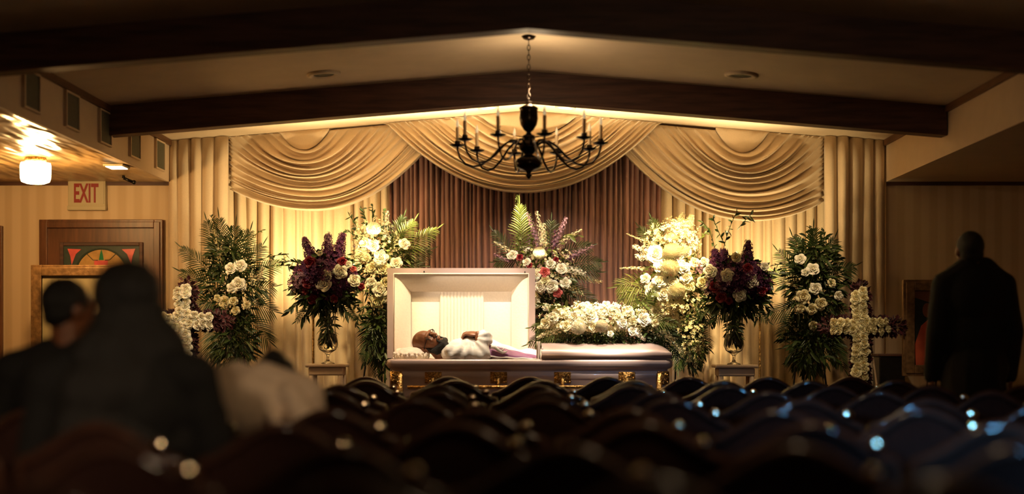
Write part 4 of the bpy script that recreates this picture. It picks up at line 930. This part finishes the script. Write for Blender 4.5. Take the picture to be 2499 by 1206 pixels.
# casket spray on the closed foot lid
DS = 10.95; random.seed(55)
arrangement('casket_spray', 'long low spray of white and yellow-green flowers lying on the closed casket lid', 'flower arrangement', P(1480, 850, DS), (1475, 800), (165, 50), DS, .14,
    blooms=[(1412, 800, 21, 'M'), (1468, 796, 18, 'M'), (1440, 770, 20, 'w'), (1470, 760, 19, 'w'), (1500, 757, 17, 'w'), (1520, 790, 16, 'w'), (1573, 780, 16, 'w'), (1350, 775, 16, 'w'), (1378, 765, 15, 'c'), (1400, 775, 17, 'w'), (1545, 785, 14, 'c'), (1330, 790, 13, 'c'), (1430, 748, 14, 'w'), (1600, 790, 12, 'c'), (1490, 815, 9, 'w'), (1450, 800, 12, 'c'), (1380, 795, 13, 'c'), (1535, 760, 13, 'c'), (1585, 762, 12, 'w'), (1620, 780, 11, 'c'), (1412, 752, 13, 'c'), (1360, 752, 10, 'c'), (1545, 808, 12, 'w'), (1480, 745, 13, 'w'), (1510, 775, 13, 'c')],
    spikes=[(1420, 780, 1320, 745, 'rosec', .035, .015, 90), (1420, 790, 1310, 800, 'rosec', .03, .014, 90), (1380, 800, 1310, 825, 'rosec', .025, .013, 70), (1540, 780, 1620, 770, 'rosec', .035, .015, 80), (1540, 800, 1575, 830, 'rosew', .025, .014, 60), (1560, 790, 1650, 830, 'rosec', .03, .013, 80), (1600, 800, 1665, 860, 'rosec', .03, .013, 70), (1450, 760, 1400, 738, 'rosec', .03, .015, 50)],
    fronds=[(1400, 800, 1290, 840, .10, 'leafl'), (1400, 790, 1298, 800, .09, 'leafl'), (1440, 815, 1400, 855, .08, 'leaf'), (1470, 815, 1470, 860, .08, 'leaf'), (1500, 815, 1540, 850, .08, 'leaf'), (1540, 810, 1620, 850, .10, 'leaf'), (1550, 800, 1660, 830, .10, 'leaf'), (1560, 810, 1655, 870, .10, 'leaf'), (1420, 800, 1350, 845, .08, 'leaf'), (1540, 780, 1650, 790, .10, 'leafl'), (1560, 770, 1600, 700, .07, 'leafl')],
    branches=[(1540, 770, 1600, 710, .10, 6, 'leafl'), (1440, 770, 1320, 745, .07, 12, 'leafl'), (1530, 790, 1620, 785, .09, 6, 'leafl')],
    fill=[(1475, 825, 125, 17, 420, .06, .02, 'leaf'), (1475, 790, 130, 30, 260, .06, .022, 'leafl'), (1600, 815, 45, 25, 160, .06, .018, 'leaf')],
    filler=[(1470, 780, 150, 38, 620, .017, 'rosec')])

# ------------------------------------------------------------------ pictures on easels
def picture(px0, px1, pyt, pyb, D, label, kind):
    a, b = P(px0, pyb, D), P(px1, pyt, D)
    t = thing('framed_picture', ((a.x+b.x)/2, D, a.z), label, 'picture'); fw = .085
    mb = MB()
    for (e, y) in ((0, 0), (.02, -.012), (.055, -.004)):
        x0, x1, z0, z1 = a.x+e, b.x-e, a.z+e, b.z-e; ww = fw-e
        mb.box(x0, x0+ww, D-.02+y, D+.03, z0, z1).box(x1-ww, x1, D-.02+y, D+.03, z0, z1).box(x0+ww, x1-ww, D-.02+y, D+.03, z1-ww, z1).box(x0+ww, x1-ww, D-.02+y, D+.03, z0, z0+ww)
    mb.build('gilt_frame', M['gold'], t, smooth=False, bevel=.004)
    x0, x1, z0, z1 = a.x+fw, b.x-fw, a.z+fw, b.z-fw; y = D+.0
    flat(MB().box(x0, x1, y, y+.02, z0, z1), 'picture_panel', M['paint_mat' if kind == 'mat' else 'paint_dark'], t)
    if kind == 'robe':
        cx_ = x0+.115; s = 1.0
        flat(MB().prism([(cx_-.10, z0+.0), (cx_+.16, z0+.0), (cx_+.17, z0+.25), (cx_+.12, z0+.36), (cx_+.02, z0+.37), (cx_-.06, z0+.30), (cx_-.11, z0+.15)], y-.004, y), 'painted_robe', M['paint_or'], t)
        flat(MB().prism([(cx_-.015+.034*math.cos(k*PI/10), z0+.42+.055*math.sin(k*PI/10)) for k in range(20)], y-.006, y-.001), 'painted_head', M['paint_skin'], t)
        flat(MB().prism([(x0, z1), (x1, z1), (x1, z1-.06), (x0+.5*(x1-x0), z1-.10), (x0+.25*(x1-x0), z1-.085), (x0, z1-.05)], y-.004, y), 'painted_sky', M['paint_skin'], t)
    return t
picture(77, 300, 647, 905, 11.3, 'gilt framed picture with pale mat on an easel before the stained glass door', 'mat')
easel(P(190, 0, 11.4).x, 11.42, 1.70, 'easel holding the pale matted picture by the door', mtl='trim', w_=.28)
picture(2203, 2395, 683, 918, 11.0, 'tall gilt framed painting of a figure in orange robe, beside the standing man', 'robe')
easel(P(2300, 0, 11.1).x, 11.12, 1.6, 'easel holding the orange robed painting at the right', mtl='trim', w_=.25)
bx = thing('equipment_box', (P(2160, 0, 11.9).x, 11.9, 0), 'low black box behind the right rose cross', 'box')
a, b = P(2144, 905, 11.75), P(2195, 870, 11.75)
MB().box(a.x, b.x+.04, 11.72, 11.95, 0, b.z).build('cabinet_body', M['black'], bx, smooth=False, bevel=.01)
MB().box(a.x-.01, b.x+.05, 11.71, 11.96, b.z, b.z+.02).build('cabinet_top', M['beam'], bx, smooth=False, bevel=.005)

# ------------------------------------------------------------------ people in the room
def seated(px, D, ztop, label, cloth, hairkind, yaw=0., lean=0., headturn=0., skinm='skin', female=False, bend=0.):
    x = P(px, 0, D).x; t = thing('person', (x, D, 0), label, 'person')
    Tm = Matrix.Translation((x, D, 0)) @ Matrix.Rotation(yaw, 4, 'Z')
    tp = lambda a, b, c_: Tm @ Vector((a, b, c_))
    hz = .50; sz = ztop-.33; hw = .17 if not female else .155; sw = .20 if not female else (.215 if hairkind == 'long' else .175)
    if bend: sz = .965
    by = .12*lean
    hh = Vector((0, by+.03+bend*.26, ztop-.125 if not bend else sz+.0))
    bd_ = MB(); Hm = Tm @ Matrix.Translation(hh) @ Matrix.Rotation(headturn, 4, 'Z') @ Matrix.Rotation(-bend*1.1, 4, 'X')
    head_parts(bd_, Hm); bd_.limb(Hm @ Vector((0, -.015, -.07)), tp(0, by*.8, sz+.03), .056, .062)
    cl_ = MB(); tr = MB()
    for mb_, e in ((bd_, 0), (cl_, .022)):
        mb_.ball(tp(0, by*.9, sz-.10), (sw-.02+e, .11+e, .17+e), 20, 12); mb_.ball(tp(0, by*.5, (sz+hz)/2), (hw-.01+e, .11+e, .20+e), 20, 12); mb_.ball(tp(0, 0, hz+.03), (hw+.01+e, .13+e, .13+e), 20, 12)
        for s in (-1, 1):
            s0 = tp(s*sw, by*.9, sz-.02); el = tp(s*(sw+.07), by+.05, sz-.30); wr_ = tp(s*.12, .30, .60)
            mb_.limb(tp(s*.05, by*.9, sz+.035), s0, .052+e, .056+e); mb_.limb(s0, el, .052+e, .042+e); mb_.limb(el, wr_, .040+e, .027+e*.6)
            if e == 0: hand(mb_, wr_, tp(s*.02, .42, .60)-tp(s*.12, .30, .60), (0, 0, 1), s, .35)
    for mb_, e in ((bd_, 0), (tr, .015)):
        for s in (-1, 1):
            mb_.limb(tp(s*.09, .02, hz), tp(s*.11, .42, hz+.01), .085+e, .062+e); mb_.limb(tp(s*.11, .42, hz), tp(s*.11, .42, .09), .060+e, .040+e)
            if e == 0: mb_.limb(tp(s*.11, .40, .045), tp(s*.12, .56, .035), .040, .030)
    remeshed(bd_, 'body', M[skinm], t, .010, 3)
    remeshed(cl_, 'top' if female else 'jacket', M[cloth], t, .012, 4, lambda c_: .006*noise.noise(c_*12))
    remeshed(tr, 'trousers', M['coat'], t, .014, 3)
    hr = MB(); R3 = Hm.to_3x3()
    if hairkind == 'short':
        hr.ball(Hm @ Vector((0, -.022, .036)), (.082, .094, .090), 20, 14, R3); hr.ball(Hm @ Vector((0, -.05, -.01)), (.070, .055, .060), 16, 10, R3)
    elif hairkind == 'long':
        hr.ball(Hm @ Vector((0, -.015, .032)), (.105, .115, .105), 24, 16, R3)
        for (a_, b_, c_, r) in ((0, -.06, -.06, .115), (-.05, -.07, -.16, .12), (.055, -.07, -.16, .125), (-.085, -.08, -.27, .125), (.10, -.08, -.28, .135), (0, -.09, -.26, .13), (-.10, -.08, -.38, .12), (.16, -.07, -.37, .14), (0, -.09, -.42, .14), (.22, -.05, -.47, .11), (-.13, -.07, -.46, .12)):
            hr.ball(Hm @ Vector((a_, b_, c_)), (r, r*.6, r*1.05), 18, 12, R3)
    elif hairkind == 'up':
        hr.ball(Hm @ Vector((0, -.02, .03)), (.092, .105, .095), 20, 14, R3); hr.ball(Hm @ Vector((0, -.10, .05)), (.045, .04, .045), 16, 10, R3)
    remeshed(hr, 'hair', M['hair'], t, .009, 3, lambda c_: .006*noise.noise(Vector((c_.x*40, c_.y*40, c_.z*8))))
    return t, tp
seated(163, 5.35, 1.385, 'man with short dark hair and black jacket seated at the left, turned to his neighbour', 'coat', 'short', yaw=0, headturn=-.75)
seated(300, 4.35, 1.385, 'woman with long loose black hair seated nearest at the left', 'coat', 'long', female=True, headturn=.5)
tw, tp = seated(610, 5.25, 1.15, 'person in a cream top bent forward with dark hair, beside the long-haired woman', 'cream', 'up', bend=1.0, yaw=-.12)
# rounded back and hanging scarf ends of the bent person
mb = MB(); mb.ball(tp(-.02, -.02, .90), (.21, .15, .150), 24, 14); mb.limb(tp(.17, -.06, .95), tp(.245, -.10, .86), .055, .045); mb.limb(tp(.245, -.10, .86), tp(.26, -.11, .79), .042, .02)
mb.limb(tp(.12, -.12, .88), tp(.17, -.15, .80), .03, .022); mb.limb(tp(.17, -.15, .80), tp(.175, -.155, .73), .022, .012)
remeshed(mb, 'draped_shawl', M['cream'], tw, .010, 4, lambda c_: .008*noise.noise(Vector((c_.x*18, c_.y*10, c_.z*6))))
# standing man at the right, back to the camera
D = 8.6; xm = P(2376, 0, D).x
st_ = thing('person', (xm, D, 0), 'tall man in a long black coat standing at the right with his back turned', 'person')
Tm = Matrix.Translation((xm, D, 0)); tp = lambda a, b, c_: Tm @ Vector((a, b, c_)); top = P(0, 563, D).z
sz = P(0, 690, D).z; hz = .95
bd_ = MB(); Hm = Matrix.Translation((xm-.022, D+.02, top-.125)) @ Matrix.Rotation(.1, 4, 'Z'); head_parts(bd_, Hm)
bd_.limb(Hm @ Vector((0, -.01, -.07)), tp(.0, 0, sz+.09), .060, .066)
cl_ = MB(); tr = MB()
for mb_, e in ((bd_, 0), (cl_, .030)):
    mb_.ball(tp(0, 0, sz-.10), (.17+e, .12+e, .19+e), 20, 12); mb_.ball(tp(.01, 0, 1.16), (.17+e, .12+e, .22+e), 20, 12); mb_.ball(tp(.01, 0, .98), (.17+e, .13+e, .15+e), 20, 12)
    for s in (-1, 1):
        s0 = tp(s*.175, 0, sz-.015); el = tp(s*.222, -.02, sz-.31); wr_ = tp(s*.235, .06, sz-.56)
        mb_.limb(tp(.01+s*.05, 0, sz+.07), s0, .055+e, .058+e*.6); mb_.limb(s0, el, .055+e*.8, .045+e*.8); mb_.limb(el, wr_, .043+e*.8, .030+e*.6)
        if e == 0: hand(mb_, wr_, (0, .15, -1), (s, 0, 0), -1 if s > 0 else 1, .3)
cl_.limb(tp(.0, 0, .98), tp(0, 0, .72), .19, .20)
cl_.ball(tp(.01, -.01, sz+.075), (.085, .08, .04), 16, 10)
for mb_, e in ((bd_, 0), (tr, .02)):
    for s in (-1, 1):
        mb_.limb(tp(s*.09, 0, hz), tp(s*.10, .01, .50), .085+e, .058+e); mb_.limb(tp(s*.10, .01, .50), tp(s*.11, 0, .09), .056+e, .038+e)
        if e == 0: mb_.limb(tp(s*.11, -.03, .045), tp(s*.13, .16, .035), .042, .034)
remeshed(bd_, 'body', M['skin'], st_, .010, 3); remeshed(cl_, 'black_coat', M['coat'], st_, .012, 4, lambda c_: .006*noise.noise(c_*9)); remeshed(tr, 'trousers', M['coat'], st_, .014, 3)
hr = MB(); hr.ball(Hm @ Vector((0, -.022, .032)), (.081, .094, .092), 20, 14); hr.ball(Hm @ Vector((0, -.045, -.02)), (.072, .056, .065), 16, 10); remeshed(hr, 'hair', M['hair'], st_, .008, 3)

# ------------------------------------------------------------------ rows of chairs
def make_chair():
    t = thing('chair', (0, 0, 0), '', 'chair', 'rows of dark arched-back chairs')
    W = .235; zs = .46
    def top(u): return .815 + .085*math.cos(u*PI/2)**1.3 if abs(u) < 1 else .815
    # frame: uprights and arched crest rail as one tube, leaning back (towards -y)
    pts = [(-W, .0, .40), (-W-.004, -.03, .62), (-W-.002, -.065, .775)]
    for i in range(0, 17):
        u = -1+2*i/16; z = .80+.10*(math.cos(u*PI)*.5+.5)**.85; pts.append((W*u*.985, -.07-.008*(1-u*u), z))
    pts += [(W+.002, -.065, .775), (W+.004, -.03, .62), (W, 0, .40)]
    MB().tube(pts, .0165, 8).build('back_frame', M['chairw'], t)
    def bk(side):
        def fn(u, v):
            s = 2*u-1; zt_ = .79+.10*(math.cos(s*PI)*.5+.5)**.85; z = .52+(zt_-.52)*v
            y = -.012-.056*(z-.45)/.4 + side*.016*(1-s**6)*(1-(2*v-1)**6)
            return (s*(W-.012), y, z)
        return fn
    mb = MB().grid(bk(-1), 14, 10); mb.grid(bk(1), 14, 10); mb.build('backrest', M['chairf'], t)
    MB().ball((.175, -.089, .845), (.021, .0045, .021), 24, 16).build('glint_disc', M['cap'], t)  # small reflector added to each chair to throw round glints
    mb = MB(); mb.ball((0, .21, zs-.01), (.235, .235, .042), 20, 10); mb.v = [(max(-.23, min(.23, x*1.12)), max(-.01, min(.43, (y-.21)*1.12+.21)), z) for x, y, z in mb.v]
    mb.build('seat', M['chairf'], t)
    mb = MB()
    for a_, b_ in (((-.22, .0), (.22, .0)), ((-.22, .41), (.22, .41)), ((-.22, 0), (-.22, .41)), ((.22, 0), (.22, .41))): mb.tube([(a_[0], a_[1], .415), (b_[0], b_[1], .415)], .014, 6)
    mb.build('seat_frame', M['chairw'], t)
    for s in (-1, 1):
        MB().tube([(s*.225, 0, .43), (s*.23, -.05, 0)], .014, 7).build('leg', M['chairw'], t); MB().tube([(s*.215, .40, .42), (s*.215, .42, 0)], .014, 7).build('leg', M['chairw'], t)
    return t
ch0 = make_chair(); kids = list(ch0.children); used = False
rows = [9.30, 8.45, 7.60, 6.75, 5.90, 5.05, 4.20, 3.35, 2.50]
rown = ['front row facing the casket', 'second row', 'third row', 'fourth row', 'fifth row', 'sixth row', 'seventh row', 'eighth row', 'nearest row']
ordn = ['first', 'second', 'third', 'fourth', 'fifth', 'sixth', 'seventh', 'eighth', 'ninth', 'tenth', 'eleventh', 'twelfth', 'thirteenth', 'fourteenth', 'fifteenth']
rng = random.Random(9)
offs = [.17, -.05, .10, -.16, .02, .0, .0, .12, -.08]
for r, y in enumerate(rows):
    lim_l = -(CX/F*y) - .35; lim_r = (2499-CX)/F*y + .35
    if y > 8: lim_r = min(lim_r, 2.30)
    xs = []; x = lim_l + offs[r]
    while x < lim_r:
        xs.append(x); x += .515
    if y == 5.05: xs = [x_ + (P(163, 0, 5.35).x - min(xs, key=lambda q_: abs(q_-P(163, 0, 5.35).x))) for x_ in xs]
    if y == 4.20: xs = [x_ + (P(300, 0, 4.35).x - min(xs, key=lambda q_: abs(q_-P(300, 0, 4.35).x))) for x_ in xs]
    for i, x in enumerate(xs):
        if used:
            t = ch0.copy(); C.objects.link(t)
            for kd in kids:
                c_ = kd.copy(); C.objects.link(c_); c_.parent = t
        else: t = ch0; used = True
        t.matrix_basis = Matrix.Translation((x+rng.uniform(-.012, .012), y+rng.uniform(-.03, .03), 0)) @ Matrix.Rotation(rng.uniform(-.07, .07), 4, 'Z')
        t['label'] = 'dark arched-back chair, %s from the left in the %s' % (ordn[i], rown[r])
for kd in kids: kd.matrix_parent_inverse = Matrix()
for o in bpy.data.objects:
    if o.parent and o.parent.name.startswith('chair') and not o.parent.name.startswith('chandelier'): o.matrix_parent_inverse = Matrix()
